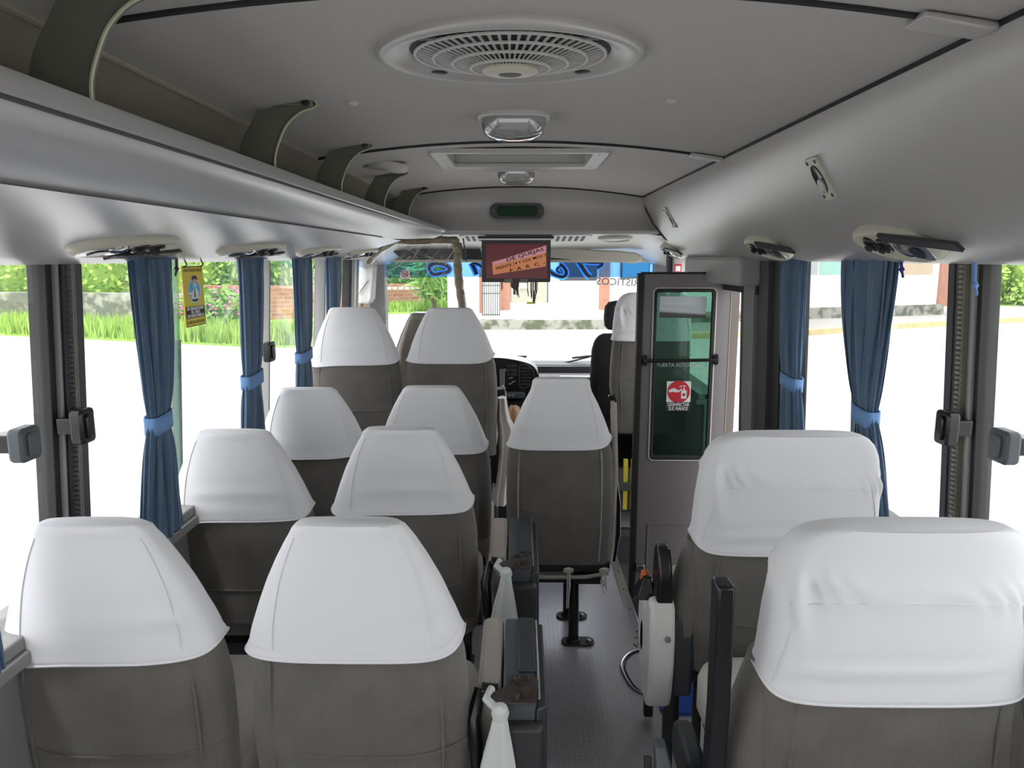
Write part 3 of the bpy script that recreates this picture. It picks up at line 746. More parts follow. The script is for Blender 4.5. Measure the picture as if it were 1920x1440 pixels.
def make_seat(kind, label, x, y, ztop, base, hem, rec=math.radians(3), seed=1, backlen=None, cushion=True, group=None, covered=True, velvet=M_velvet, name='passenger_seat', hemwave=None, legs=True, rotz=0):
    prof = {'L': PROF_L, 'R': PROF_R, 'E': PROF_E, 'K': PROF_K}[kind]
    rnd = random.Random(seed)
    t = thing(name, label, 'seat', (x, y, base), group, rotz=rotz)
    zt_ = ztop - base; bl = backlen or (zt_ - .40)
    ph = rnd.uniform(0, 6)
    # backrest
    s = MB(); R = []
    for k in range(23):
        s_ = bl * (k / 22) ** 1.25 + .004 if k else .004
        R.append([ring_pt(prof, s_, 2 * PI * a / NA, 0, rec, zt_) + Vector((0, -.0035 * math.sin(s_ * 21 + ph + 2.2 * math.cos(2 * PI * a / NA)) * (s_ > .2), 0)) for a in range(NA)])
    s.rings(R); s.build('backrest', velvet, t, local=True, smooth=60)
    # piping along the sides
    for sd in (-1, 1):
        s = MB(); ang = PI + 1.0 if sd < 0 else -1.0
        s.tube([ring_pt(prof, s_, ang, .001, rec, zt_) for s_ in [hem + .01 + (bl - hem - .02) * k / 14 for k in range(15)]], .0032, 6); s.build('piping', M_velvetb if kind == 'E' else velvet, t, local=True)
    # seam across the back
    if bl > .52:
        s = MB(); sz = .50
        s.tube([ring_pt(prof, sz + .012 * math.cos(3.2 * math.cos(-PI / 2 + (k / 20 - .5) * 2.6)), -PI / 2 + (k / 20 - .5) * 2.5, .0005, rec, zt_) for k in range(21)], .0028, 6); s.build('rear_seam', velvet, t, local=True)
    # white cover
    if covered:
        hw_ = hemwave or (lambda a: hem + .006 - .010 * math.cos(a) - .018 * abs(math.cos(a)) ** 4 - .008 * max(0, math.cos(a)) ** 4 + .004 * math.sin(3 * a + ph * 2))
        NH = 30
        def cp(a, k):
            ang = 2 * PI * a / 96; he = hw_(ang); q = k / NH
            s_ = he * q ** 1.15
            o_ = .006 + (.0022 if s_ > he - .017 else 0) + (.0015 if q > .985 else 0)
            wr = 0
            if kind == 'R':
                c_ = math.cos(ang); sd_ = math.sin(ang)
                seam = .115 + .02 * c_
                o_ += .007 * math.exp(-((s_ - seam) / .028) ** 2) * (.5 + .5 * math.sin(c_ * 34 + 5 * math.sin(s_ * 30))) * (abs(c_) < .93)
                o_ += .015 * math.exp(-((c_ + .70 + (s_ - .12) * -1.2) / .10) ** 2) * math.exp(-((s_ - .13) / .05) ** 2)
                o_ -= .011 * math.exp(-((c_ + .56 + (s_ - .12) * -1.2) / .08) ** 2) * math.exp(-((s_ - .14) / .05) ** 2)
                o_ += .006 * math.sin(s_ * 150 + 2 * c_) * math.exp(-((s_ - (he - .06)) / .025) ** 2) * math.exp(-((c_ + .1) / .5) ** 2)
            else:
                o_ += .0034 * math.sin(s_ * 85 + 3.2 * math.cos(ang + ph) + ph) * math.exp(-((q - .78) / .16) ** 2) * math.exp(-((math.cos(ang) - .6 * math.cos(ph)) / .35) ** 2)
                o_ += .004 * math.exp(-((s_ - .010) / .010) ** 2) * (.5 + .5 * math.sin(6 * math.cos(ang) + ph))
            return ring_pt(prof, s_ if k else 0, ang, max(o_, .0045), rec, zt_ + .006)
        s = MB(); s.rings([[cp(a, k) for a in range(96)] for k in range(NH + 1)], True, False)
        # turn the hem in
        cv = s.build('headrest_cover', M_cloth, t, local=True, smooth=70, solid=.0012)
        s = MB(); s.tube([cp(a, NH) * 1.0 + Vector((0, 0, .002)) for a in range(96)], .0028, 6, closed=True); s.build('hem', M_cloth, cv, local=True)
        if kind == 'L' and seed in (2,):
            s = MB()
            for a in range(54, 92):
                p, q_ = ring_pt(prof, hw_(2 * PI * a / 96) - .022, 2 * PI * a / 96, .0085, rec, zt_ + .006), ring_pt(prof, hw_(2 * PI * (a + .55) / 96) - .022, 2 * PI * (a + .55) / 96, .0085, rec, zt_ + .006)
                s.tube([p, q_], .0009, 4)
            s.build('hem_stitch', M_cloth, cv, local=True)
        # seam lines from the shoulders down the sides
        for sd in (-1, 1):
            s = MB(); a0 = -1.12 if sd > 0 else PI + 1.12
            if kind == 'R': a0 = -1.05 if sd > 0 else PI + 1.05
            he = hw_(a0)
            s.tube([ring_pt(prof, he * k / 12, (a0 + sd * .35 * (1 - k / 12)) if kind != 'R' else ((-.45 - .75 * (1 - k / 12)) if sd > 0 else (PI + .45 + .75 * (1 - k / 12))), .0078, rec, zt_ + .005) for k in range(1 if kind != 'R' else 5, 12)], .0014, 5); s.build('side_seam', M_cloth, cv, local=True)
        if kind == 'R':
            s = MB(); s.tube([ring_pt(prof, .122 + .014 * abs(k / 20 - .5) * 2, -PI / 2 + (k / 20 - .5) * 1.9, .0095, rec, zt_) for k in range(21)], .0012, 5); s.build('cross_seam', M_cloth, cv, local=True)
    if cushion:
        zb = {'E': .28, 'R': .39}.get(kind, .30)
        yb = (zt_ - .42) * math.sin(rec) + .09
        hwc = prof[-1][1] + .0
        s = MB(); rr = []
        for (f_, z_) in ((.90, .30), (1, .33), (1, .41), (.96, .435), (.85, .45)):
            rr.append([Vector((p[0], p[1], z_ - .30 + zb)) for p in rrect(0, yb + .22, 2 * hwc * f_, .44 * (f_ * .5 + .5), .05)])
        s.rings(rr); s.build('seat_cushion', M_velvetb, t, local=True, smooth=50)
        s = MB(); s.bb((-hwc * .9, yb + .03, zb - .04), (hwc * .9, yb + .42, zb + .002)); s.build('seat_frame', M_blackm, t, local=True, bevel=.004)
        if legs:
            for sd in (-1, 1):
                s = MB(); s.tube([(sd * hwc * .75, yb + .06, zb - .03), (sd * hwc * .75, yb + .06, .012), ], .014, 10); s.tube([(sd * hwc * .75, yb + .34, zb - .03), (sd * hwc * .75, yb + .34, .012)], .014, 10); s.bb((sd * hwc * .75 - .02, yb + .02, 0), (sd * hwc * .75 + .02, yb + .40, .012)); s.build('leg', M_blackm, t, local=True)
    return t
GL = 'grey corduroy seats with white headrest covers on the left side'
# left pairs: (tu, tv) = photo position of the middle of the rear top edge
def seat_at(u, D): return (u - VX) * D / F
LS = [
    ('nearest window seat on the left with a tapered white headrest cover', 159, 1.365, 1.030, .292, 1, 0.0),
    ('nearest left aisle seat, stitched white headrest cover, behind the folded aisle seat', 650, 1.365, 1.033, .284, 2, 0.0),
    ('left window seat in the second row, white cover bright against the pale window', 430, 2.160, 1.025, .282, 3, 0.0),
    ('left aisle seat in the second row, its white cover smooth and level', 749, 2.160, 1.035, .266, 4, 0.0),
    ('left window seat in the third row, mostly hidden by the seats behind it', 573, 2.80, 1.042, .272, 5, 0.0),
    ('left aisle seat in the third row, just left of the single centre seat', 808, 2.80, 1.050, .265, 6, 0.0),
    ('raised front left window seat, beside the blue curtains', 658, 3.60, 1.300, .280, 8, 0.25),
    ('raised front left aisle seat, below the flip-down screen', 843, 3.60, 1.298, .262, 9, 0.25)]
for lb, u, y, z, hem, sd_, base in LS:
    D = y * ct - (z - H) * st
    make_seat('L', lb, seat_at(u, D), y, z, base, hem, seed=sd_, group=GL, backlen=.62 if base == 0 else .74)
# single centre seat on two black poles
yE = 2.70; DE = yE * ct + .45 * st; xE = seat_at(1053, DE)
zE = P(1053, 713, y=yE).z
es = make_seat('E', 'single seat in the aisle on two black floor poles, white cords hanging below', xE, yE, zE, 0, .262, seed=11, backlen=zE - .375, legs=False, rec=math.radians(1.5), group=None)
for yy in (2.80, 3.02):
    s = MB(); X = P(1076, 1205, y=2.80 if yy < 2.9 else 3.02).x if yy < 2.9 else .213
    s.tube([(X, yy, .27), (X, yy, .012)], .021, 16); o_ = s.build('pole', M_black, es)
    s = MB(); s.rings([[Vector((X + .018 + p[0], yy + p[1], h_)) for p in rrect(.0, 0, .135, .07, .034, 6)] for h_ in (0, .008)]); s.lathe([(.03, .008), (.026, .02), (.021, .02)], (X, yy, 0), n=16); fp = s.build('foot_plate', M_blackm, o_, bevel=.002)
    s = MB(); s.lathe([(.010, .008), (.010, .016), (.006, .019), (0, .019)], (X + .062, yy - .008, 0), n=6); s.build('bolt', M_steel, o_)
s = MB(); s.bb((xE - .19, yE + .03, .335), (xE + .20, yE + .10, .378)); s.build('lower_frame', M_blackm, es, bevel=.003)
s = MB(); s.bb((xE + .06, yE + .02, .29), (xE + .17, yE + .16, .325)); s.build('latch_block', M_rubber, es)
s = MB(); s.tube([(xE - .17, yE + .0, .333), (xE - .05, yE - .004, .328), (xE + .1, yE - .004, .330), (xE + .19, yE, .345)], .008, 8); s.build('cover_edge', M_velvetb, es)
for dx, L, w_ in ((-.145, .10, .05), (.172, .12, .03), (.035, .17, .01)):
    s = MB(); rn = random.Random(int(dx * 1000))
    for k in range(4):
        x0 = xE + dx + rn.uniform(-.01, .01); ln = L * rn.uniform(.6, 1)
        s.tube([(x0, yE - .006, .37), (x0 + rn.uniform(-w_, w_) * .5, yE - .014, .37 - ln * .5), (x0 + rn.uniform(-w_, w_) * .4 - w_ * .3, yE - .010, .37 - ln)], .0026, 6)
    for k in range(3): s.tube([(xE + dx - .018 * math.cos(a_), yE - .012 - .002 * k, .362 + .008 * math.sin(a_ * (k + 1))) for a_ in [q_ * 2 * PI / 12 for q_ in range(12)]], .0026, 6, closed=True)
    s.build('tie_cord', M_rope, es)
# beige side strip + belt of the centre seat
s = MB(); s.tube([(xE + .205, yE + .08, zE - .10), (xE + .218, yE + .09, zE - .35), (xE + .212, yE + .09, .42), (xE + .200, yE + .06, .36)], .012, 8); s.build('side_piping', M_velvetb, es)
s = MB(); s.tube([(xE + .222, yE + .12, .70), (xE + .240, yE + .13, .58), (xE + .243, yE + .14, .45), (xE + .225, yE + .13, .34)], .010, 8); s.build('recliner_lever', M_black, es)
s = MB(); s.lathe([(.022, 0), (.022, .012), (.01, .016), (0, .016)], (xE + .225, yE + .12, .60), (1, 0, 0), 16); s.build('pivot', M_steel, es)

# right side seats with wide rounded covers
GR = 'seats with wide rounded white covers on the right side'
def hwv(h0):
    def f_(a):
        c_ = math.cos(a); sn = math.sin(a)
        return h0 + .006 * c_ - .020 * abs(c_) ** 6 + (.004 * math.sin(2 * a))
    return f_
fS = make_seat('R', 'nearest right seat, wide creased white cover over the headrest', .688, 1.205, 1.086, 0, .325, seed=21, group=GR, hemwave=hwv(.330), backlen=.66, rec=math.radians(3))
gS = make_seat('R', 'second right seat in front of the nearest one, beside the folded door', .697, 1.79, 1.107, 0, .320, seed=22, group=GR, hemwave=hwv(.315), backlen=.66, rec=math.radians(3))
# side bolsters
for S_, X, Y in ((fS, .688, 1.205), (gS, .697, 1.79)):
    for sd in (-1, 1):
        s = MB(); rr = []
        for k in range(9):
            q = k / 8; z_ = .80 - .40 * q
            cx_ = X + sd * (.215 + .035 * math.sin(q * PI * .6)); rad = .035 + .02 * math.sin(q * PI)
            rr.append([Vector((cx_ + rad * .8 * math.cos(2 * PI * a / 14), Y + .11 + .02 * q + rad * 1.4 * math.sin(2 * PI * a / 14), z_)) for a in range(14)])
        s.rings(rr); s.build('side_bolster', M_velvet, S_, smooth=60)
    s = MB(); s.bb((X - .19, Y + .05, .36), (X + .22, Y + .15, .46)); s.build('back_shell', M_rubber, S_, bevel=.01)
# G: recliner side cover with armrest
def recliner_unit(S_, X, Y, white=M_white, arm='up'):
    x0, x1 = X, X + .055
    prof = smoothp([(-.02, .640), (.02, .655), (.07, .600), (.11, .66), (.15, .63), (.17, .55), (.15, .45), (.10, .37), (.03, .335), (-.01, .36), (-.03, .45), (-.035, .55)], 3)
    s = MB(); s.prism(prof, lambda p: Vector((x0, Y + p[0], p[1])), lambda p: Vector((x1 + .012, Y + p[0], p[1]))); c_ = s.build('recliner_cover', white, S_, bevel=.012)
    s = MB(); s.lathe([(.022, 0), (.020, .002), (0, .002)], (x0 + .002, Y + .10, .50), (-1, 0, 0), 20, sx=1, sy=2.2, sxdir=(0, 1, 0)); s.build('red_decal', M_orange, c_)
    s = MB(); s.lathe([(.009, 0), (.008, .005), (0, .006)], (x0 + .045, Y - .034, .56), (0, -1, 0), 10); s.build('screw', M_steel, c_)
    return x0
XR0 = P(1206, 1150, y=1.90).x
recliner_unit(gS, XR0 + .005, 1.84)
s = MB(); pr2 = smoothp([(0, .62), (.005, .68), (.012, .73), (.03, .775), (.05, .785), (.075, .77), (.07, .70), (.065, .62)], 3)
s.prism(pr2, lambda p: Vector((XR0 + .022 + (p[1] - .62) * .05, 1.83 + p[0] * 1.3, p[1])), lambda p: Vector((XR0 + .068 + (p[1] - .62) * -.02, 1.83 + p[0] * 1.3, p[1]))); s.build('armrest', M_black, gS, bevel=.008)
s = MB(); s.tube([(XR0 + .006, 1.92, .655), (XR0 + .006, 1.925, .70)], [.014, .010], 10); s.build('recline_lever', M_orange, gS, bevel=.002)
s = MB(); s.rings([[Vector((XR0 - .022 + a, 1.90 + b, .632)) for a, b in ((0, -.02), (.05, -.02), (.05, .05), (0, .05))], [Vector((XR0 + .0 + a, 1.90 + b, .69)) for a, b in ((0, 0), (.02, 0), (.02, .03), (0, .03))]]); s.build('lever_boot', M_black, gS, bevel=.003)
s = MB(); s.bb((XR0 + .07, 1.84, .37), (XR0 + .13, 1.95, .60)); s.build('side_plate', M_vinyl, gS, bevel=.012)
for yy in (1.99, 2.30):
    s = MB(); s.bb((XR0 + .085, yy - .012, .01), (XR0 + .115, yy + .012, .40)); s.build('leg', M_blackm, gS, bevel=.003)
# F: upright black armrest bar, recliner cover, belt stalks
xa0, xa1 = P(1346, 1110, D=1.34).x, P(1381, 1110, D=1.34).x
za = P(1360, 1099, D=1.34).z; ya = P(1360, 1099, D=1.34).y
s = MB(); s.rings([[Vector((a_ + dx, b_, z_)) for a_, b_ in ((xa0, ya), (xa1, ya), (xa1, ya + .05), (xa0, ya + .05))] for z_, dx in ((za, 0), (za - .08, .001), (za - .25, .002), (za - .40, -.001), (za - .48, -.012))]); s.build('armrest', M_black, fS, bevel=.006)
s = MB(); s.prism(rrect(0, 0, .16, .10, .04, 5), lambda p: Vector((.352, 1.47 + p[0], .47 + p[1])), lambda p: Vector((.392, 1.47 + p[0], .47 + p[1]))); s.build('recliner_cover', M_vinyl, fS, bevel=.010)
s = MB(); s.tube([(.415, 1.34, .40), (.410, 1.37, .50), (.420, 1.42, .545), (.445, 1.49, .54), (.455, 1.54, .48)], [.020, .024, .024, .022, .018], 12); s.build('recliner_arch', M_vinyl2, fS)
for c_ in fS.children:
    if c_.name.startswith('seat_cushion'): c_.data.materials[0] = mat('pale_seat_cushion', (.62, .62, .56), .8)  # cushion paled: light reflected off its top is put into the colour
s = MB(); q = P(1275, 1400, y=1.30); s.lathe([(.055, 0), (.055, .02), (.04, .032), (0, .032)], (.352, 1.33, .47), (0, -1, 0), 24); s.build('recliner_hub', M_vinyl, fS)
s = MB(); s.rings([[Vector((.278 + a, 1.36 + b, .57)) for a, b in ((0, 0), (.022, 0), (.022, .03), (0, .03))], [Vector((.300 + a, 1.30 + b, .38)) for a, b in ((-.02, -.03), (.05, -.03), (.05, .05), (-.02, .05))]]); s.build('belt_stalk', M_vinyl2, fS, bevel=.004)
s = MB(); s.prism([(1.40, .52), (1.385, .53), (1.26, .30), (1.32, .28)], lambda p: Vector((.262, p[0], p[1])), lambda p: Vector((.276, p[0], p[1]))); s.build('side_bracket', M_blackm, fS, bevel=.002)
s = MB(); s.tube([(.330, 1.245, .545), (.332, 1.24, .50)], .007, 8); s.build('pin', M_steel, fS)

# front right seats
make_seat('R', 'seat beyond the folded door with a white cover, partly hidden by the door', .80, 4.40, 1.335, 0, .285, seed=23, group=GR, hemwave=lambda a: .285, backlen=.85, cushion=False)
s = MB(); s.bb((.60, 4.50, 0), (1.0, 4.9, .46)); hs = bpy.data.objects['passenger_seat'] if False else None
ks = make_seat('K', 'black front passenger seat with round headrest beside the dashboard', .722, 4.96, 1.045, 0, .2, seed=24, backlen=.60, covered=False, velvet=mat('black_seat_fabric', (.02, .02, .022), .85), name='front_passenger_seat', cushion=False)
s = MB(); s.rings([[Vector((.722 + p[0] * f_, 5.03 + p[1] * g_, z_)) for p in rrect(0, 0, .30, .10, .045, 5)] for f_, g_, z_ in ((.80, .8, 1.065), (.96, 1, 1.09), (1, 1, 1.15), (.96, 1, 1.22), (.80, .8, 1.25), (.5, .5, 1.26))]); s.build('headrest', MATS['black_seat_fabric'], ks, smooth=50)
for sd in (-1, 1):
    s = MB(); s.tube([(.722 + sd * .07, 5.03, 1.0), (.722 + sd * .07, 5.03, 1.08)], .006, 8); s.build('headrest_post', M_steel, ks)
# belt buckle at the black seat
q = P(1148, 754, y=4.5); t = thing('belt_buckle', 'black seat belt buckle hanging beside the covered seat near the door', 'seat belt', (q.x, 4.3, q.z))
q = P(1148, 754, y=4.3)
s = MB(); s.prism(rrect(q.x, q.z, .05, .085, .01, 3), lambda p: Vector((p[0], 4.29, p[1])), lambda p: Vector((p[0], 4.32, p[1]))); s.build('buckle', M_black, t, bevel=.005)
s = MB(); s.bb((q.x - .012, 4.285, q.z - .015), (q.x + .012, 4.292, q.z + .012)); s.build('release_button', M_mgrey, t)
s = MB(); s.tube([(q.x, 4.31, q.z - .04), (q.x + .01, 4.33, q.z - .15), (q.x + .03, 4.36, q.z - .3), (q.x + .03, 4.37, .0)], .010, 8); s.build('belt_strap', M_velvetb, t)
# driver seat in brown plastic wrap
ds = thing('driver_seat', 'dark driver seat under shiny brown plastic wrap behind the raised front seats', 'seat', (-.40, 4.42, .0))
a, b = P(745, 640, y=4.42), P(860, 640, y=4.42); zt2 = P(800, 587, y=4.42).z
M_wrap = mat('shiny_brown_plastic_wrap', (.13, .11, .085), .18, noise=(8, .4), bump=(14, .5), coat=.6)
s = MB(); cxd = (a.x + b.x) / 2 - .005; wd = (b.x - a.x)
rr = []
for f_, dz in ((.42, 0), (.50, -.010), (.62, -.05), (.80, -.13), (.95, -.22), (1.05, -.35), (1.1, -.6), (1.08, -.8)):
    rr.append([Vector((cxd + p[0] * f_, 4.47 + p[1], zt2 + dz)) for p in rrect(0, 0, wd * 1.12, .12, .05, 5)])
s.rings(rr); s.build('backrest', M_wrap, ds, smooth=50)
s = MB(); s.bb((cxd - .22, 4.52, .30), (cxd + .22, 4.98, .46)); s.build('seat_cushion', MATS['black_seat_fabric'], ds, bevel=.03)
s = MB(); s.bb((cxd - .18, 4.55, 0.251), (cxd + .18, 4.95, .30)); s.build('seat_base', M_blackm, ds)

# ------------------------------------------------------------------ folded aisle seats
def folded(lb, y0, y1, ztop, x0=-.090, x1=.049, xm=-.034):
    t = thing('folded_aisle_seat', lb, 'folding seat', (0, (y0 + y1) / 2, 0), 'folding aisle seats stowed upright')
    def slab(a, b, zb, r, ya, yb):
        mb = MB(); mb.prism(rrect((a + b) / 2, (ya + yb) / 2, b - a, yb - ya, r, 4), lambda p: Vector((p[0], p[1], zb)), lambda p: Vector((p[0], p[1], ztop))); return mb
    slab(x0, xm - .004, .36, .018, y0 + .04, y1).build('seat_cushion', M_velvetb, t, bevel=.012)
    sh = slab(xm, x1 - .012, .10, .008, y0, y1 - .01).build('shell', M_vinyl2, t, bevel=.006)
    s = MB(); s.bb((x1 - .050, y0 + .10, ztop - .01), (x1 - .010, y1 - .02, ztop + .008)); s.build('hinge_cover', M_vinyl, t, bevel=.004)
    s = MB(); s.rings([[Vector((x1 - .012, y0 - .004, z_)), Vector((x1 + .012, y0 + .01, z_)), Vector((x1 + .012, y1, z_)), Vector((x1 - .012, y1, z_))] for z_ in (.12, ztop - .02)]); s.build('side_panel', M_vinyl, t, bevel=.005)
    s = MB(); s.tube([(x1 - .006, y0 + .0, ztop + .003), (x1 - .006, y1 - .03, ztop + .003)], .003, 6); s.build('edge_strip', M_steel, t)
    s = MB(); s.bb((xm - .01, y0 - .03, .10), (x1 + .004, y0 + .004, ztop - .045)); s.build('rear_shell', M_dark, t, bevel=.012)
    # bracket on the near corner
    s = MB(); s.prism([(xm - .030, y0 + .005), (xm + .010, y0 - .025), (x1 - .012, y0 - .025), (x1 - .008, y0 + .07), (xm + .020, y0 + .085), (xm + .010, y0 + .04)], lambda p: Vector((p[0], p[1], ztop + .002)), lambda p: Vector((p[0], p[1], ztop + .008))); br_ = s.build('hinge_bracket', M_rust, t, bevel=.001)
    for bx, by, r_ in ((.045, .055, .008), (.063, .008, .011), (.045, -.012, .007), (.070, .062, .004)):
        s = MB(); s.lathe([(r_ * 1.5, .008), (r_ * 1.5, .010), (r_, .010), (r_, .018), (r_ * .7, .020), (0, .020)], (xm + bx - .015, y0 + by, ztop), n=6); s.build('bolt', M_rust, br_)
    # black recliner mechanism on the cushion's near end
    s = MB(); s.tube([(x0 + .006, y0 + .05, ztop - .005), (x0 - .006, y0 + .02, ztop - .06), (x0, y0 - .0, ztop - .13), (x0 + .012, y0 - .01, ztop - .30)], [.012, .016, .014, .006], 10); s.tube([(x0 + .01, y0 + .035, ztop - .0), (x0 + .045, y0 + .035, ztop - .004)], .016, 10); s.build('recliner_arm', M_black, t)
    s = MB(); s.lathe([(.014, 0), (.014, .04), (.010, .044), (0, .044)], (xm - .045, y0 - .0, ztop - .022), (1, 0, 0), 14); s.build('pivot_tube', M_vinyl2, t)
    # stand
    s = MB(); s.bb((xm + .01, y0 + .1, 0), (xm + .04, y1 - .1, .11)); s.build('stand', M_blackm, t, bevel=.003)
    # tied white cloth
    c_ = thing('tied_cloth', ('thin white cloth knotted round the nearer folded aisle seat' if y0 < 1.8 else 'thin white cloth knotted round the farther folded aisle seat'), 'cloth', (xm, y0, ztop), 'white cloths tied to the folded aisle seats')
    s = MB(); kx, ky, kz = xm - .004, y0 - .034, ztop - .008
    rr = []
    for k in range(13):
        q = k / 12; ln = .30
        wdt = .013 + .055 * q ** .8 if q > .05 else .016
        rr.append([Vector((kx - .012 * q + wdt * math.cos(2 * PI * a / 26) , ky - .010 - .002 * math.sin(7 * 2 * PI * a / 26 + 2) * (1 + q) + (.010 + .006 * q) * math.sin(2 * PI * a / 26), kz - .01 - ln * q)) for a in range(26)])
    s.rings(rr); s.build('hanging_end', mat('thin_white_cloth', (.68, .72, .69), .8), c_, smooth=60)
    s = MB(); s.lathe([(0, -.026), (.014, -.020), (.019, 0), (.015, .014), (0, .02)], (kx, ky, kz), (0, -.3, 1), 14); s.tube([(kx - .0, ky, kz), (kx - .03, ky + .03, kz + .012), (kx - .02, ky + .06, kz + .016)], .009, 8); s.build('knot', MATS['thin_white_cloth'], c_)
folded('nearer folded aisle seat, beige cushion against a dark shell with rusty bolts', 1.415, 1.78, .637)
folded('farther folded aisle seat, stowed beside the second row', 2.09, 2.52, .637, x0=-.095)
#NEXT
# ================================================================== CURTAINS
GC = 'blue curtains gathered with light blue tiebacks'
def curtain(sd, top, tie, bot, lb, ztie=1.115, zb=.80, x=.968, seed=1, n=9, ztop=1.545):
    """top/tie/bot: (u0, u1) photo spans"""
    X = sd * x
    Yt = sorted((yx(top[0], X, 1.5), yx(top[1], X, 1.5))); Yi = sorted((yx(tie[0], X, ztie), yx(tie[1], X, ztie))); Yb = sorted((yx(bot[0], X, .9), yx(bot[1], X, .9)))
    rn = random.Random(seed); ph = [rn.uniform(0, 6.28) for _ in range(4)]
    t = thing('curtain', lb, 'curtain', (X, (Yt[0] + Yt[1]) / 2, ztop), GC)
    def span(z):
        if z > ztie:
            q = (ztop - z) / (ztop - ztie); q = q ** 1.6 if True else q
            return Yt[0] + (Yi[0] - Yt[0]) * q, Yt[1] + (Yi[1] - Yt[1]) * q
        q = (ztie - z) / (ztie - .85); q = min(1.15, q) ** .75
        return Yi[0] + (Yb[0] - Yi[0]) * q, Yi[1] + (Yb[1] - Yi[1]) * q
    NA_ = 140; zs = [ztop - (ztop - zb) * k / 46 for k in range(47)]
    s = MB(); rr = []
    for z in zs:
        a, b = span(z); cy, hw = (a + b) / 2, (b - a) / 2
        hw = max(hw * .55, hw - .018 * cy / x * .8)
        near_tie = math.exp(-((z - ztie) / .05) ** 2); head = math.exp(-((z - ztop) / .03) ** 2)
        depth = .019 - .004 * near_tie; amp = .62 * (1 - .8 * near_tie)
        R = []
        for k in range(NA_):
            th_ = 2 * PI * k / NA_
            m_ = 1 + amp * .55 * math.sin(n * th_ + ph[0] + 1.3 * math.sin(2.3 * (ztop - z) * 3 + ph[1])) + amp * .25 * math.sin((n * 2 - 3) * th_ + ph[2]) + .16 * head * math.sin(31 * th_)
            sgn = math.copysign(1, math.sin(th_))
            yy = cy + hw * math.cos(th_) + hw * .06 * math.sin(2 * n * th_ + ph[3])
            xx = X + sgn * abs(math.sin(th_)) ** .55 * depth * m_
            R.append(Vector((xx, yy, z)))
        rr.append(R)
    s.rings(rr); s.build('curtain_cloth', M_blue, t, smooth=80)
    a, b = span(ztie); cy, hw = (a + b) / 2, (b - a) / 2
    hw = max(hw * .55, hw - .018 * cy / x * .8) * 1.06 + .003
    s = MB(); s.rings([[Vector((X + .023 * math.copysign(abs(math.sin(q)) ** .5, math.sin(q)), cy + hw * math.copysign(abs(math.cos(q)) ** .8, math.cos(q)), ztie + dz + .006 * math.cos(q))) for q in [2 * PI * k / 40 for k in range(40)]] for dz in (-.023, .023)], False, False)
    s.build('tieback', M_tie, t, solid=.004)
    s = MB(); s.bb((X - .012, Yt[0] - .004, ztop - .002), (X + .012, Yt[1] + .004, ztop + .010)); s.build('heading_tape', M_blue, t, bevel=.003)
    return t
curtain(-1, (236, 322), (270, 318), (256, 337), 'nearest whole blue curtain of the left side, before the hanging yellow sign', seed=1)
curtain(-1, (442, 495), (451, 491), (447, 497), 'blue curtain second along the left side, beside the third row', seed=2, n=7)
curtain(-1, (546, 586), (553, 584), (551, 588), 'blue curtain third along the left side, behind the raised front window seat', seed=3, n=7)
curtain(-1, (609, 641), (612, 632), (611, 633), 'farthest blue curtain of the left side, next to the tan striped pillar', seed=4, n=6)
curtain(-1, (-130, -30), (-110, -60), (-110, -8), 'blue curtain cut off by the lower left edge of the picture', seed=5, ztie=1.20)
curtain(1, (1572, 1684), (1597, 1645), (1600, 1672), 'widest blue curtain of the right side, behind the second right seat', seed=6, n=10)
curtain(1, (1460, 1512), (1463, 1503), (1462, 1512), 'blue curtain beside the grey door pillar on the right', seed=7, n=7)
curtain(1, (1915, 2060), (1925, 2010), (1908, 2040), 'blue curtain at the very right edge of the picture', seed=8, n=9)

# ------------------------------------------------------------------ window latches
def latch(u, v, sd, m, lb, w_=.05, h_=.075, x=.985):
    q = P(u, v, x=sd * x); t = thing('window_latch', lb, 'latch', q, 'sliding window latches')
    s = MB(); s.prism(rrect(q.y, q.z, w_, h_, .012, 4), lambda p: Vector((sd * (x - .018), p[0], p[1])), lambda p: Vector((sd * (x + .012), p[0], p[1]))); b_ = s.build('latch_body', m, t, bevel=.006)
    s = MB(); s.prism(rrect(q.y, q.z, w_ * .5, h_ * .7, .008, 3), lambda p: Vector((sd * (x - .024), p[0], p[1])), lambda p: Vector((sd * (x - .016), p[0], p[1]))); s.build('thumb_grip', m, t, bevel=.003)
    s = MB(); s.bb((sd * (x + .0), q.y - .012, q.z - .018), (sd * (WX + .004), q.y + .030, q.z + .018)); s.build('latch_mount', M_black, t, bevel=.003)
latch(38, 834, -1, M_vinyl2, 'grey latch at the left edge, on the near sash of the thick pillar', .062, .068, .975)
latch(148, 800, -1, M_black, 'black latch on the far side of the thick left pillar', .055, .08)
latch(502, 660, -1, M_black, 'small black latch beside the second left curtain', .07, .08, 1.0)
latch(1774, 800, 1, M_black, 'black latch on the far side of the thick right pillar', .055, .08)
latch(1880, 834, 1, M_vinyl2, 'grey latch at the right edge, on the near sash of the thick pillar', .062, .068, .975)
# cords dangling from the rails
for u, v0, v1, sd, lb, m in ((1822, 496, 535, 1, 'knotted blue cord hanging at the thick right pillar', M_tie), (1686, 492, 505, 1, 'purple cord end beside the widest right curtain', mat('purple_cord', (.05, .03, .25), .8)), (327, 490, 504, -1, 'dark knotted cord hanging left of the yellow sign', M_dark)):
    a, b = P(u, v0, x=sd * .965), P(u + 1, v1, x=sd * .965); s = MB()
    s.tube([a + Vector((0, 0, .02)), b], .0035, 6); s.tube([a + Vector((0, .010, .02)), b + Vector((0, .003, 0))], .003, 6); s.lathe([(0, -.012), (.008, 0), (0, .012)], b, n=8); s.tube([b, b + Vector((0, -.01, -.02))], .003, 6)
    tag(s.build('knotted_tie', m), lb, 'cord')
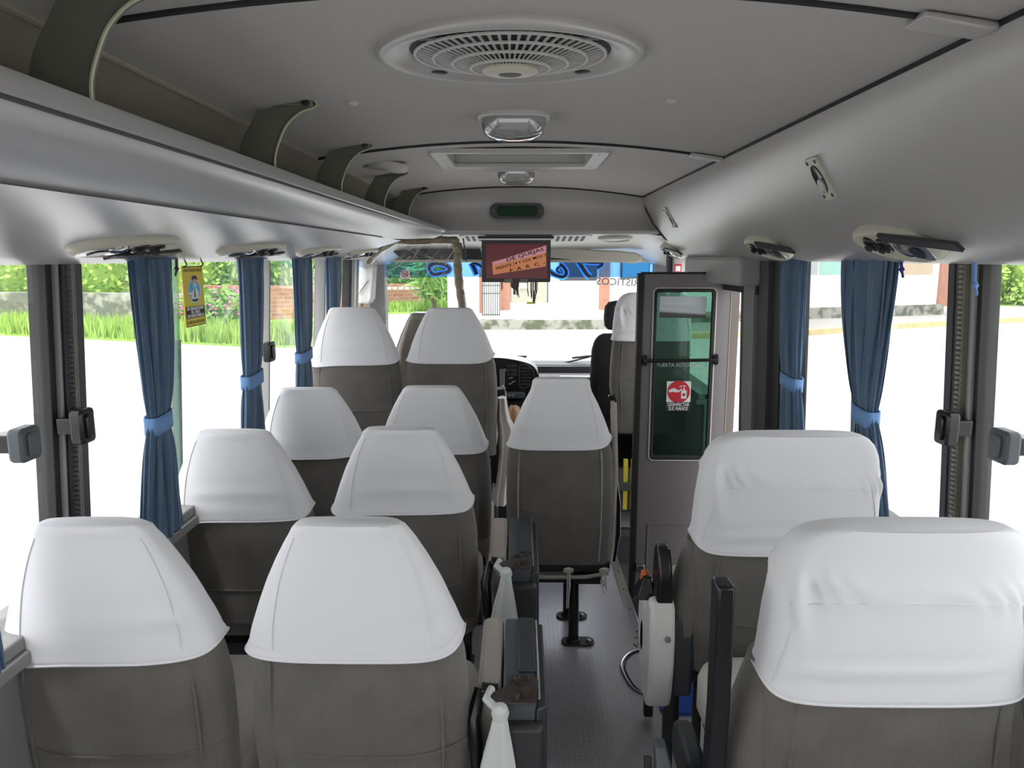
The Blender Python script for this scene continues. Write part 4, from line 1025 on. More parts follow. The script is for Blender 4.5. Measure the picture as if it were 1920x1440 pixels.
# blue valance cord along the right windows
# ------------------------------------------------------------------ yellow sign hanging in the window
xS = -.985
ys0, ys1 = yx(343, xS, 1.4), yx(381, xS, 1.4); ys1 = ys0 + (ys1 - ys0)
zt1 = P(345, 499, x=xS).z; zb1 = P(343, 616, x=xS).z
cyS, czS = (ys0 + ys1) / 2, (zt1 + zb1) / 2; wS, hS = ys1 - ys0, zt1 - zb1
t = thing('mask_sign', 'yellow hanging sign with a figure in a blue oval, on the left window', 'sign', (xS, cyS, zt1))
M_yel = mat('yellow_sign_print', (.80, .66, .05), .5); M_ink = mat('black_print', (.02, .02, .02), .6); M_wprint = mat('white_print', (.85, .85, .85), .6)
SY = lambda a, b, c_: Vector((xS + c_, cyS + a * wS / 2, czS + b * hS / 2))   # a along +y, seen from inside
s = MB(); s.prism(rrect(0, 0, 2, 2, .08, 3), lambda p: SY(p[0], p[1], -.0015), lambda p: SY(p[0], p[1], .0015)); s.build('sign_board', M_yel, t)
s = MB()
for b0 in (.86, -.86):
    for k in range(11):
        a0 = -.86 + k * .165
        s.add([SY(a0, b0 - .05, .0022), SY(a0 + .07, b0 - .05, .0022), SY(a0 + .11, b0 + .05, .0022), SY(a0 + .04, b0 + .05, .0022)], [(0, 1, 2, 3)])
for b0 in (.97, -.985): s.add([SY(-.98, b0 - .012, .0022), SY(.98, b0 - .012, .0022), SY(.98, b0 + .012, .0022), SY(-.98, b0 + .012, .0022)], [(0, 1, 2, 3)])
s.add([SY(-.92, -.72, .0022), SY(.92, -.72, .0022), SY(.92, -.34, .0022), SY(-.92, -.34, .0022)], [(0, 1, 2, 3)])
s.build('black_print', M_ink, t, smooth=0)
def ell(ca, cb, ra, rb, c_, n=36): return [SY(ca + ra * math.cos(2 * PI * k / n), cb + rb * math.sin(2 * PI * k / n), c_) for k in range(n)]
s = MB(); s.add(ell(.05, .18, .62, .42, .0021), [tuple(range(36))]); s.build('oval_border', M_wprint, t, smooth=0)
s = MB(); s.add(ell(.05, .18, .55, .385, .0024), [tuple(range(36))]); s.build('oval', mat('sky_blue_print', (.10, .50, .80), .5), t, smooth=0)
s = MB(); s.add([SY(a, b, .0027) for a, b in ((-.35, -.10), (.42, -.10), (.42, .12), (.28, .24), (-.05, .24), (-.20, .14), (-.62, .14), (-.62, .08), (-.25, .04))], [tuple(range(9))]); s.build('figure_coat', M_wprint, t, smooth=0)
s = MB(); s.add([SY(a, b, .0030) for a, b in ((.0, .22), (.07, .22), (.10, .0), (.02, -.08), (-.04, .0))], [tuple(range(5))]); s.add([SY(a, b, .0030) for a, b in ((-.35, -.10), (.42, -.10), (.25, -.17), (-.15, -.17))], [(0, 1, 2, 3)])
s.add(ell(.10, .58, .27, .10, .0028), [tuple(range(36))]); s.build('figure_dark_print', mat('navy_print', (.03, .03, .10), .6), t, smooth=0)
s = MB(); s.add(ell(.10, .44, .26, .13, .0030), [tuple(range(36))]); s.build('figure_face', mat('skin_print', (.75, .42, .28), .6), t, smooth=0)
s = MB(); s.add(ell(.08, .36, .22, .085, .0033), [tuple(range(36))]); s.build('figure_mask', mat('pale_blue_print', (.35, .75, .85), .6), t, smooth=0)
for tx, b0, sz in (('ES OBLIGATORIO', -.41, .0125), ('EL USO', -.53, .0125), ('DE MASCARILLA', -.65, .0125)):
    o = text('sign_text', tx, M_wprint, sz, SY(0, b0, .0026), (0, 1, 0), (0, 0, 1), t, bold=.0004)
    ysv = [v_.co.y for v_ in o.data.vertices]; wd_ = max(ysv) - min(ysv); tgt = wS * (.82 if tx != 'EL USO' else .42)
    for v_ in o.data.vertices: v_.co.y = v_.co.y * 0 + (v_.co.y - (max(ysv) + min(ysv)) / 2) * tgt / wd_
for a_ in (.8, -.8):
    s = MB(); s.tube([SY(a_, .96, .002), SY(a_ + .03, 1.05, .01), SY(a_, 1.3, .0)], .0022, 6); s.build('sign_cord', M_ink, t)

# ================================================================== FOLDED DOOR LEAF
yd0 = 3.62
def DP(u, v, o=0): return P(u, v, y=yd0 - o)
x0_, x1_ = DP(1199, 800).x, DP(1360, 800).x; zt_, zb_ = DP(1280, 514).z, -.20
door = thing('door_1', 'folded grey bus door leaf with tall green window, standing across the stepwell', 'door', ((x0_ + x1_) / 2, yd0, zb_)); door['kind'] = 'structure'
gx0, gx1 = DP(1222, 700).x, DP(1335, 700).x; gz1, gz0 = DP(1280, 541).z, DP(1280, 861).z
out = [(x0_, zb_), (x1_, zb_), (x1_, zt_), (x0_, zt_)]
cx_, cz_ = (gx0 + gx1) / 2, (gz0 + gz1) / 2
inn = rrect(cx_, cz_, gx1 - gx0, gz1 - gz0, .022, 6)
# leaf built as four slabs round the window
s = MB()
for a, b in (((x0_, zb_), (x1_, gz0)), ((x0_, gz1), (x1_, zt_)), ((x0_, gz0), (gx0, gz1)), ((gx1, gz0), (x1_, gz1))): s.bb((a[0], yd0, a[1]), (b[0], yd0 + .032, b[1]))
s.build('door_panel', M_door, door)
s = MB(); s.tube([(p[0], yd0 - .001, p[1]) for p in rrect(cx_, cz_, gx1 - gx0 + .006, gz1 - gz0 + .006, .025, 6)], .004, 6, closed=True); s.build('window_lip', M_lgrey, door)
s = MB(); i2 = rrect(cx_, cz_, gx1 - gx0 - .030, gz1 - gz0 - .034, .010, 6)
frame_mb(s, rrect(cx_, cz_, gx1 - gx0 + .004, gz1 - gz0 + .004, .020, 6), i2, lambda p: Vector((p[0], yd0 - .004, p[1])), lambda p: Vector((p[0], yd0 + .02, p[1]))); s.build('window_gasket', M_rubber, door, bevel=.003)
s = MB(); s.bb((gx0 + .01, yd0 + .012, gz0 + .01), (gx1 - .01, yd0 + .017, gz1 - .01)); s.build('door_glass', G_door, door, smooth=0)
s = MB(); s.bb((x0_ - .028, yd0 - .012, zb_), (x0_ + .002, yd0 + .04, zt_ + .004)); s.bb((x0_ - .01, yd0 - .006, zt_), (x1_, yd0 + .036, zt_ + .010)); s.build('door_edge_rubber', M_rubber, door, bevel=.004)
s = MB(); s.tube([(x1_ - .004, yd0 - .001, gz0), (x1_ - .004, yd0 - .001, zt_)], .003, 6); s.build('edge_bead', M_pale, door)
# embossed lower panel
s = MB(); e0, e1 = DP(1214, 980), DP(1345, 1078)
frame_mb(s, rrect((e0.x + e1.x) / 2, (e0.z + e1.z) / 2, e1.x - e0.x, e0.z - e1.z, .008, 3), rrect((e0.x + e1.x) / 2, (e0.z + e1.z) / 2, e1.x - e0.x - .012, e0.z - e1.z - .012, .006, 3), lambda p: Vector((p[0], yd0 - .003, p[1])), lambda p: Vector((p[0], yd0 + .001, p[1]))); s.build('emboss', M_door, door, bevel=.001)
# grab rail
g0, g1 = DP(1209, 675), DP(1341, 673)
s = MB(); s.tube([Vector((g0.x, yd0 - .030, g0.z)), Vector((g1.x, yd0 - .030, g1.z))], .0085, 12); gr = s.build('grab_rail', M_black, door)
for p in (g0, g1):
    s = MB(); s.rings([[Vector((p.x + q[0], yd0 - h_, p.z + q[1])) for q in rrect(0, 0, .024, .055, .011, 5)] for h_ in (0, .018)]); s.lathe([(.013, 0), (.011, .034), (0, .036)], (p.x, yd0 - .002, p.z), (0, -1, 0), 12); s.build('rail_mount', M_black, gr, bevel=.003)
# inside mirror fixed to the door glass
m0, m1 = DP(1236, 555), DP(1318, 595)
s = MB(); s.prism(rrect((m0.x + m1.x) / 2, (m0.z + m1.z) / 2, m1.x - m0.x, m0.z - m1.z, .003, 3), lambda p: Vector((p[0], yd0 - .012 - .11 * (p[1] - m1.z) - .13 * (p[0] - m0.x), p[1])), lambda p: Vector((p[0], yd0 - .006 - .11 * (p[1] - m1.z) - .13 * (p[0] - m0.x), p[1])))
s.build('mirror', mat('mirror_silver', (.75, .78, .80), .04, metal=1), door)
# hinge below
for v in (1063,):
    q = P(1197, v, y=yd0 - .01); s = MB(); s.bb((q.x - .01, yd0 - .03, q.z - .02), (q.x + .03, yd0, q.z + .02)); s.build('hinge', M_steel, door, bevel=.003)
# sticker
st_ = None
k0, k1 = DP(1251, 715, .0), DP(1294, 771, .0); zs_ = DP(1270, 754).z; ysx = yd0 + .008
s = MB(); s.bb((k0.x, ysx, k1.z), (k1.x, ysx + .002, k0.z)); st_ = s.build('sticker', M_wprint, door)
s = MB(); s.add([Vector((k0.x, ysx - .0006, k1.z)), Vector((k1.x, ysx - .0006, k1.z)), Vector((k1.x, ysx - .0006, zs_)), Vector((k0.x, ysx - .0006, zs_))], [(0, 1, 2, 3)]); s.build('sticker_black', M_ink, st_, smooth=0)
cxs, czs = (k0.x + k1.x) / 2, (k0.z + zs_) / 2; rs_ = (k1.x - k0.x) * .47
s = MB(); s.add([Vector((cxs + rs_ * math.cos(2 * PI * k / 40), ysx - .0006, czs + rs_ * math.sin(2 * PI * k / 40))) for k in range(40)], [tuple(range(40))]); s.build('red_circle', mat('red_print', (.62, .03, .05), .5), st_, smooth=0)
def SQ(pts): return [Vector((cxs + a * rs_, ysx - .0012, czs + b * rs_)) for a, b in pts]
s = MB()
for pl_ in ([(-.88, .15), (-.6, .30), (-.35, .34), (-.12, .16), (.06, .16), (.25, .32), (.30, .24), (.05, -.02), (-.25, -.05), (-.55, .0), (-.86, -.08)], [(.22, .12), (.70, .12), (.70, -.62), (.22, -.62)], [(.38, .12), (.54, .12), (.54, .30), (.38, .30)], [(.10, .48), (.62, .48), (.62, .55), (.10, .55)], [(.43, .30), (.49, .30), (.49, .50), (.43, .50)], [(.10, .55), (.06, .38), (.13, .38)]):
    s.add(SQ(pl_), [tuple(range(len(pl_)))])
s.build('white_symbol', M_wprint, st_, smooth=0)
s = MB(); [s.add([p + Vector((0, -.0006, 0)) for p in SQ(q)], [(0, 1, 2, 3)]) for q in ([(.41, -.10), (.51, -.10), (.51, -.42), (.41, -.42)], [(.30, -.21), (.62, -.21), (.62, -.31), (.30, -.31)])]; s.build('cross_symbol', MATS['red_print'], st_, smooth=0)
hb = (zs_ - k1.z)
for i, tx in enumerate(('DESINFECTAR', 'SUS MANOS')):
    o = text('sticker_text', tx, M_wprint, hb * .52, Vector((cxs, ysx - .0012, zs_ - hb * (.28 + .45 * i))), (1, 0, 0), (0, 0, 1), st_, bold=.0004)
    xv = [v_.co.x for v_ in o.data.vertices]; wd_ = max(xv) - min(xv); mid = (max(xv) + min(xv)) / 2; tg = (k1.x - k0.x) * (.90, .80)[i]
    for v_ in o.data.vertices: v_.co.x = mid + (v_.co.x - mid) * tg / wd_
q0, q1 = DP(1232, 685), DP(1300, 685)
o = text('glass_lettering', 'PUERTA AUTOMATICA', mat('grey_print', (.45, .5, .48), .6), .026, Vector(((gx0 + gx1) / 2, yd0 + .010, q0.z)), (1, 0, 0), (0, 0, 1), door)
xv = [v_.co.x for v_ in o.data.vertices]; wd_ = max(xv) - min(xv); mid = (max(xv) + min(xv)) / 2
for v_ in o.data.vertices: v_.co.x = mid + (v_.co.x - mid) * (gx1 - gx0 - .05) / wd_
# second leaf edge seen at the right, running back to the hinge
s = MB(); a, b = P(1361, 700, y=yd0 + .02).x, P(1376, 700, y=yd0 + .03).x
s.bb((a, yd0 + .0, -.2), (b, yd0 + .09, 1.44)); s.bb((x0_ + .01, yd0 + .06, -.2), (a, yd0 + .088, gz0)); s.bb((x0_ + .01, yd0 + .06, gz1), (a, yd0 + .088, 1.44)); s.bb((x0_ + .01, yd0 + .06, gz0), (gx0 - .005, yd0 + .088, gz1)); s.bb((gx1 + .005, yd0 + .06, gz0), (a, yd0 + .088, gz1)); d2 = s.build('door_2', mat('door_brown_edge', (.16, .13, .12), .5)); d2['kind'] = 'structure'
s = MB(); s.bb((gx0 - .01, yd0 + .072, gz0 - .01), (gx1 + .01, yd0 + .077, gz1 + .01)); s.build('door_glass', G_door, d2, smooth=0)
# door header / top mechanism cover, dark gap above the opening
s = MB(); s.bb((.90, 3.10, 1.43), (1.06, 4.1, 1.555)); s.bb((1.0, 3.1, 1.40), (1.06, 4.1, 1.44)); struct(s, 'trim_40', mat('door_header_grey', (.36, .36, .35), .5), bevel=.02)
s = MB(); s.bb((.985, 3.1, 1.395), (1.03, 4.1, 1.432)); struct(s, 'trim_41', M_rubber)
# rail, yellow grab pole and steps seen between centre seat and door
for u, lb in ((1172, 'yellow grab pole just beyond the centre seat'), (1186, 'second yellow grab pole, against the folded door')):
    q = P(u, 915, y=4.12); s = MB(); s.bb((q.x - .012, 4.10, P(u, 955, y=4.1).z), (q.x + .012, 4.125, P(u, 862, y=4.1).z)); tag(s.build('yellow_grab_pole', mat('yellow_paint', (.6, .52, .05), .5, noise=(20, .3))), lb, 'pole', 'yellow poles in the stepwell')
s = MB(); a, b = P(1160, 903, y=4.10), P(1200, 918, y=4.10); s.bb((a.x - .03, 4.08, b.z), (.98, 4.40, a.z)); s.bb((a.x - .03, 4.38, .0), (.98, 4.40, b.z)); s.bb((.95, 4.09, .0), (.98, 4.40, b.z)); s.bb((a.x - .03, 4.09, .0), (a.x, 4.40, b.z)); tag(s.build('seat_platform_box', M_dgrey, bevel=.004), 'dark box step under the covered seat beyond the door', 'box')
# ================================================================== FLOOR DETAILS
q = [P(u, v, z=.002) for u, v in ((1250, 1218), (1215, 1216), (1185, 1222), (1169, 1236), (1166, 1252), (1176, 1275), (1192, 1293), (1215, 1301), (1250, 1305), (1300, 1305))]
s = MB(); s.tube([p + Vector((0, 0, .001)) for p in [Vector(a) for a in smoothp([tuple(p) for p in q], 4)]], .006, 8); tag(s.build('floor_hatch_ring', M_chrome), 'chrome rounded edging of a floor hatch beside the white recliner cover', 'hatch edge')
s = MB(); s.tube([p + Vector((.014, 0, .0)) for p in [Vector(a) for a in smoothp([tuple(p) for p in q], 4)]], .0035, 6); tag(s.build('floor_hatch_seal', M_rubber), 'black seal inside the chrome floor hatch edging', 'seal')
q = P(1198, 1206, z=.002); s = MB(); s.lathe([(.022, 0), (.020, .005), (.010, .005), (.008, .003), (0, .003)], (q.x, q.y, 0), n=20); s.lathe([(.006, .003), (.005, .008), (0, .008)], (q.x, q.y, 0), n=6); tag(s.build('floor_ring_bolt', M_steel), 'small round steel fitting on the floor at the end of the aluminium strip', 'bolt')
a = P(1252, 1336, z=.006); s = MB(); s.rings([[Vector((.74 + p[0], a.y + .19 + p[1], h_)) for p in rrect(0, 0, .50, .38, .03)] for h_ in (.0, .010)]); tag(s.build('blue_carpet_mat', M_rug, bevel=.002), 'bright blue carpet mat on the floor under the second right seat', 'mat')
# strip screws
s = MB()
for k in range(6): s.lathe([(.005, .006), (.004, .008), (0, .008)], (SW[0] - .016, SW[2] + .04 + k * .2, 0), n=8)
struct(s, 'trim_42', M_dgrey)

# ================================================================== DASHBOARD AND FRONT
dsh = thing('dashboard', 'grey dashboard with black centre console and round-ended vent under the windscreen', 'dashboard', (0, 5.3, .6))
yD = 5.10
zd = P(1060, 702, y=yD + .12).z
s = MB(); pr3 = [(yD + .02, .30), (yD - .02, .55), (yD - .03, .66), (yD + .02, zd - .055), (yD + .10, zd - .02), (5.50, zd - .03), (5.50, .30)]
s.prism(pr3, lambda p: Vector((.12, p[0], p[1])), lambda p: Vector((1.0, p[0], p[1]))); s.build('dash_right', M_dash, dsh, bevel=.02)
s = MB(); s.bb((-1.0, yD + .02, .3), (-.12, 5.5, zd + .0)); s.build('dash_left', M_dash, dsh, bevel=.03)
s = MB(); a, b = P(1048, 707, y=yD - .04), P(1180, 724, y=yD - .04); s.prism(rrect((a.x + b.x) / 2, (a.z + b.z) / 2, b.x - a.x, a.z - b.z, .02, 4), lambda p: Vector((p[0], yD - .045, p[1])), lambda p: Vector((p[0], yD + .04, p[1]))); s.build('glove_box_lid', M_lgrey, dsh, bevel=.006)
# instrument console, rounded at its right end
yc = 4.98
K = lambda u, v, o=0: P(u, v, y=yc - o)
pc = smoothp([tuple(K(u, v)) for u, v in ((915, 671), (945, 672), (975, 677), (998, 685), (1010, 700), (1010, 716), (1000, 733), (985, 745), (965, 750), (915, 746))], 4)
s = MB(); s.rings([[Vector(p) for p in pc] + [K(860, 746), K(860, 671)], [Vector(p) + Vector((0, .25, 0)) for p in pc] + [K(860, 746) + Vector((0, .25, 0)), K(860, 671) + Vector((0, .25, 0))]]); s.build('console', M_black, dsh, bevel=.008)
pc2 = smoothp([tuple(K(u, v, .004)) for u, v in ((977, 684), (990, 685), (999, 695), (1001, 708), (994, 722), (983, 727), (975, 724), (974, 700), (974, 688))], 3)
s = MB(); s.tube([Vector(p) for p in pc2], .005, 6, closed=True); s.build('vent_rim', M_dgrey, dsh)
s = MB()
for v in (690, 696, 702, 708, 714, 720): a, b = K(977, v, .006), K(998 - abs(v - 705) * .3, v, .006); s.bb((a.x, yc - .012, a.z - .004), (b.x, yc, a.z + .004))
s.build('vent_slats', M_dgrey, dsh)
s = MB()
for u in (954, 961, 967):
    for v in (686, 694, 702): a = K(u, v); s.bb((a.x - .009, yc - .006, a.z - .010), (a.x + .009, yc, a.z + .010))
s.build('switches', M_dgrey, dsh, bevel=.002)
s = MB()
for u, v in ((958, 709), (963, 716), (957, 720)): a = K(u, v); s.tube([(a.x - .012, yc - .008, a.z), (a.x + .014, yc - .012, a.z + .006)], .004, 6)
s.build('control_levers', M_lgrey, dsh)
s = MB(); a, b = K(937, 693, .03), K(947, 730, .03); s.bb((a.x, yc - .05, b.z), (b.x, yc, a.z)); s.lathe([(.012, 0), (.010, .01), (0, .012)], (b.x, yc - .05, a.z), (0, -1, 0), 12); s.build('radio_block', M_mgrey, dsh, bevel=.005)
s = MB(); a, b = K(935, 735, .02), K(985, 746, .02); s.prism(rrect((a.x + b.x) / 2, (a.z + b.z) / 2, b.x - a.x, a.z - b.z, .015, 3), lambda p: Vector((p[0], yc - .05, p[1])), lambda p: Vector((p[0], yc, p[1]))); s.build('knob_panel', M_vinyl2, dsh, bevel=.005)
for u in (946, 955, 962):
    a = K(u, 739); s = MB(); s.lathe([(.015, .0), (.013, .02), (0, .022)], (a.x, yc - .045, a.z), (0, -1, 0), 12); s.build('knob', M_steel, dsh)
s = MB(); a, b = K(930, 752), K(1020, 800); s.bb((a.x, yc, 0.1), (b.x, yc + .3, a.z)); s.build('console_lower', M_rubber, dsh, bevel=.02)
# engine hump between the front seats
s = MB(); s.rings([[Vector((.10 + p[0] * f_, 4.55 + p[1] * f_, z_)) for p in rrect(0, 0, .60, .80, .08, 4)] for f_, z_ in ((1, 0), (1, .50), (.95, .55), (.85, .565))]); tag(s.build('engine_cover', M_rubber, smooth=50), 'low black engine cover between the front seats', 'engine cover')
s = MB(); a = P(945, 946, y=4.0); s.tube([(-.13, 4.0, a.z), (.20, 4.0, a.z)], .013, 10); s.tube([(-.13, 4.0, a.z), (-.13, 4.0, 0)], .013, 10); s.tube([(.20, 4.0, a.z), (.20, 4.0, 0)], .013, 10); tag(s.build('floor_rail', M_dgrey), 'low dark grey rail across the floor behind the engine cover', 'rail')
# steering wheel hidden mostly
sw_ = thing('steering_wheel', 'dark steering wheel in front of the wrapped driver seat', 'steering wheel', (-.5, 4.95, .80))
s = MB(); ax1 = Vector((0, .55, .83)); a1 = Vector((1, 0, 0)); b1 = ax1.cross(a1); s.tube([Vector((-.5, 4.93, .82)) + a1 * .20 * math.cos(2 * PI * k / 36) + b1 * .20 * math.sin(2 * PI * k / 36) for k in range(36)], .014, 10, closed=True); s.build('rim', M_rubber, sw_)
s = MB(); s.tube([(-.5, 4.93, .82), (-.5, 5.12, .62)], .03, 12); s.tube([(-.69, 4.93, .82), (-.31, 4.93, .82)], .014, 8); s.build('column', M_rubber, sw_)
# white bag, striped bag and brown bag between the front seats
ybg = 3.72
s = MB(); rr = []
for u0, u1, v in ((934, 950, 745), (933, 953, 765), (932, 958, 785), (933, 966, 800), (935, 968, 822), (936, 962, 850), (934, 957, 880), (930, 954, 910), (926, 953, 930), (928, 950, 945)):
    a, b = P(u0, v, y=ybg), P(u1, v, y=ybg); c_ = (a + b) / 2; hw = (b.x - a.x) / 2
    rr.append([Vector((c_.x + hw * math.cos(q), ybg + .04 * math.sin(q) * (1 + .25 * math.sin(5 * q)), c_.z)) for q in [2 * PI * k / 24 for k in range(24)]])
s.rings(rr); tag(s.build('white_plastic_bag', mat('thin_white_plastic', (.62, .58, .54), .45, trans=.0, bump=(18, .8)), smooth=60), 'long white plastic bag hanging beside the raised aisle seat', 'bag')
wb = thing('striped_bag', 'black and white blocked bag behind the hanging white plastic bag', 'bag', P(941, 770, y=ybg + .25))
s = MB(); yy = ybg + .25
prv = None
for i, (va, vb) in enumerate(((728, 742), (742, 758), (758, 778), (778, 796))):
    a, b = P(930, va, y=yy), P(948, vb, y=yy); s = MB(); s.bb((a.x, yy - .05, b.z), (b.x, yy + .05, a.z)); s.build('bag_panel', (M_rubber, M_white)[i % 2], wb, bevel=.006)
s = MB(); pc4 = [Vector(P(u, v, y=yy)) for u, v in ((938, 730), (943, 722), (948, 735), (950, 760))]; s.tube(pc4, .004, 6); s.build('bag_handle', M_white, wb)
s = MB(); yy = 4.3; rr = []
for u0, u1, v in ((958, 968, 762), (954, 974, 766), (953, 976, 776), (955, 976, 790), (958, 972, 800)):
    a, b = P(u0, v, y=yy), P(u1, v, y=yy); c_ = (a + b) / 2; hw = (b.x - a.x) / 2
    rr.append([Vector((c_.x + hw * math.cos(q) * (1 + .1 * math.sin(4 * q)), yy + .05 * math.sin(q), c_.z + .006 * math.sin(3 * q))) for q in [2 * PI * k / 18 for k in range(18)]])
s.rings(rr); tag(s.build('brown_paper_bag', M_bread, smooth=60), 'crumpled brown paper bag on the engine cover', 'bag')

# sun visors, header, wrapped frame with plastic film
a, b = P(1036, 466, y=4.95), P(1203, 489, y=4.95)
s = MB(); pv = [(P(u, v, y=4.95).x, P(u, v, y=4.95).z) for u, v in ((1030, 463), (1070, 464), (1110, 468), (1160, 470), (1192, 474), (1204, 480), (1203, 489), (1190, 494), (1150, 492), (1090, 488), (1030, 483))]
s.prism(pv, lambda p: Vector((p[0], 4.935, p[1])), lambda p: Vector((p[0], 4.96, p[1]))); tag(s.build('sun_visor', M_cream, bevel=.010), 'long beige sun visor at the top right of the windscreen', 'sun visor', 'sun visors')
s = MB(); pv = [(P(u, v, y=4.95).x, P(u, v, y=4.95).z) for u, v in ((735, 470), (760, 463), (900, 462), (905, 480), (895, 484), (750, 484))]
s.prism(pv, lambda p: Vector((p[0], 4.935, p[1])), lambda p: Vector((p[0], 4.96, p[1]))); tag(s.build('sun_visor', M_dark, bevel=.008), 'black sun visor above the driver, behind the plastic film', 'sun visor', 'sun visors')
a, b = P(742, 487, y=5.35), P(905, 492, y=5.35)
s = MB(); s.bb((-1.0, 5.33, b.z), (1.0, 5.38, a.z + .002)); struct(s, 'trim_43', M_cream, bevel=.005)
s = MB(); s.bb((-1.0, 5.36, a.z), (1.0, 5.44, zcab(5.36) + .02)); struct(s, 'trim_44', M_dark)
# frame wrapped in brown tape
M_tape = mat('wrinkled_brown_tape', (.24, .20, .13), .22, bump=(30, 1.0), noise=(45, .6), coat=.6)
yF = 4.28
fr_ = thing('taped_screen_frame', 'driver screen frame wrapped in shiny brown tape, holding clear film', 'screen frame', P(860, 520, y=yF))
def wrap(pts, r, nm='frame_bar'):
    q = smoothp([tuple(p) for p in pts], 14); rn = random.Random(5)
    s = MB(); s.tube([Vector(p) for p in q], [r * (1 + .05 * math.sin(i * .7) + rn.uniform(-.03, .03)) for i in range(len(q))], 14); return s.build(nm, M_tape, fr_, smooth=25)
wrap([P(852, 449, y=yF), P(858, 470, y=yF), P(858, 500, y=yF), P(862, 540, y=yF), P(868, 580, y=yF), P(874, 640, y=yF)], .025)
wrap([P(745, 450, y=yF), P(780, 452, y=yF), P(820, 450, y=yF), P(858, 451, y=yF)], .022)
wrap([P(692, 492, x=-.93), P(712, 470, y=4.45), P(745, 450, y=yF)], .018)
s = MB(); s.tube([P(868, 447, y=yF + .02), P(872, 470, y=yF), P(874, 490, y=yF), P(868, 482, y=yF), P(864, 455, y=yF)], .004, 6); s.build('blue_cable', M_blue, fr_)
s = MB(); fp_ = [P(u, v, y=yF) for u, v in ((745, 455), (856, 455), (862, 540), (868, 600), (735, 600), (716, 520), (718, 478))]
cN = sum(fp_, Vector()) / len(fp_)
s.grid(lambda a, b: (lambda p: p + Vector((0, .012 * math.sin(14 * a + 5 * b) * math.sin(9 * b + 3 * a), 0)))((P(722, 458, y=yF) * (1 - a) + P(858, 458, y=yF) * a) * (1 - b) + (P(716, 600, y=yF) * (1 - a) + P(868, 600, y=yF) * a) * b), 30, 20)
s.build('clear_film', G_film, fr_, smooth=80, fix=False)
s = MB(); rn = random.Random(3)
for k in range(5):
    a = P(rn.uniform(740, 850), 460, y=yF - .005); b = P(rn.uniform(725, 840), rn.uniform(475, 520), y=yF - .012); s.tube([a, (a + b) / 2 + Vector((.01, -.01, -.01)), b], .0009, 5)
s.tube([P(853, 466, y=yF - .01), P(840, 485, y=yF - .01), P(835, 497, y=yF - .01)], .003, 5); s.tube([P(770, 480, y=yF - .01), P(745, 500, y=yF - .01), P(720, 510, y=yF - .01)], .002, 5)
s.build('film_creases', mat('pale_film_edge', (.6, .6, .55), .3), fr_)
# no smoking notice on the windscreen
n0, n1 = onws(749, 506), onws(769, 523); t = thing('no_smoking_sticker', 'small white notice with a red crossed circle on the windscreen, driver side', 'sticker', (n0 + n1) / 2)
yq = (n0.y + n1.y) / 2 - .004
s = MB(); s.bb((n0.x, yq, n1.z), (n1.x, yq + .002, n0.z)); s.build('paper', M_wprint, t)
cn = Vector(((n0.x + n1.x) / 2, yq - .001, (n0.z + n1.z) / 2 + .004)); r_ = (n1.x - n0.x) * .30
s = MB(); s.tube([cn + Vector((r_ * math.cos(2 * PI * k / 28), 0, r_ * math.sin(2 * PI * k / 28))) for k in range(28)], .0035, 5, closed=True); s.tube([cn + Vector((-r_ * .7, 0, r_ * .7)), cn + Vector((r_ * .7, 0, -r_ * .7))], .003, 5); s.build('red_ring', MATS['red_print'], t)
s = MB(); s.tube([cn + Vector((-r_ * .6, .0006, -.004)), cn + Vector((r_ * .5, .0006, -.004))], .003, 5); s.tube([cn + Vector((r_ * .5, .0006, .0)), cn + Vector((r_ * .4, .0006, .012))], .002, 5); s.build('cigarette_mark', M_ink, t)
# painted script on the windscreen (seen from behind)
M_scr = mat('light_blue_vinyl_lettering', (.25, .6, .95), .5)
_n = M_scr.node_tree; _t = _n.nodes.new('ShaderNodeBsdfTranslucent'); _t.inputs[0].default_value = (.30, .68, 1, 1); _a = _n.nodes.new('ShaderNodeMixShader'); _a.inputs[0].default_value = .75
_n.links.new(_n.nodes['Principled BSDF'].outputs[0], _a.inputs[1]); _n.links.new(_t.outputs[0], _a.inputs[2]); _n.links.new(_a.outputs[0], _n.nodes['Material Output'].inputs[0]); M_scr2 = mat('dark_vinyl_lettering', (.02, .03, .07), .4)
lt = thing('windscreen_lettering', 'light blue outlined script lettering stuck across the top of the windscreen', 'lettering', onws(960, 500))
def stroke(pts, w_, closed=False):
    q = smoothp([tuple(p) for p in pts + ([pts[0]] if closed else [])], 8)
    P3 = [onws(u, v, .004) for u, v in q]; s_ = P3[0]
    for m_, ww, off, nm in ((M_scr, w_ * 1.0, 0, 'script_outline'), (M_scr2, w_ * .52, -.002, 'script_fill')):
        s = MB(); vs = []; 
        for i, p in enumerate(P3):
            d_ = (P3[min(i + 1, len(P3) - 1)] - P3[max(i - 1, 0)]); d_.y = 0; d_.normalize(); n_ = Vector((-d_.z, 0, d_.x))
            vs += [p + n_ * ww + Vector((0, off, 0)), p - n_ * ww + Vector((0, off, 0))]
        s.add(vs, [(2 * i, 2 * i + 1, 2 * i + 3, 2 * i + 2) for i in range(len(P3) - 1)])
        s.build(nm, m_, lt, smooth=0, fix=False, solid=.0008)
stroke([(806, 497), (805, 505), (812, 514), (826, 513), (840, 509), (842, 502), (832, 496), (818, 494)], .022, True)
stroke([(884, 493), (889, 503), (894, 515)], .026)
stroke([(886, 492), (899, 497), (912, 508), (930, 525)], .016)
stroke([(1030, 508), (1042, 516), (1056, 519), (1062, 511), (1056, 500), (1049, 496)], .022)
stroke([(1049, 500), (1044, 506), (1050, 512)], .012)
stroke([(1084, 490), (1092, 502), (1100, 514), (1106, 519)], .026)
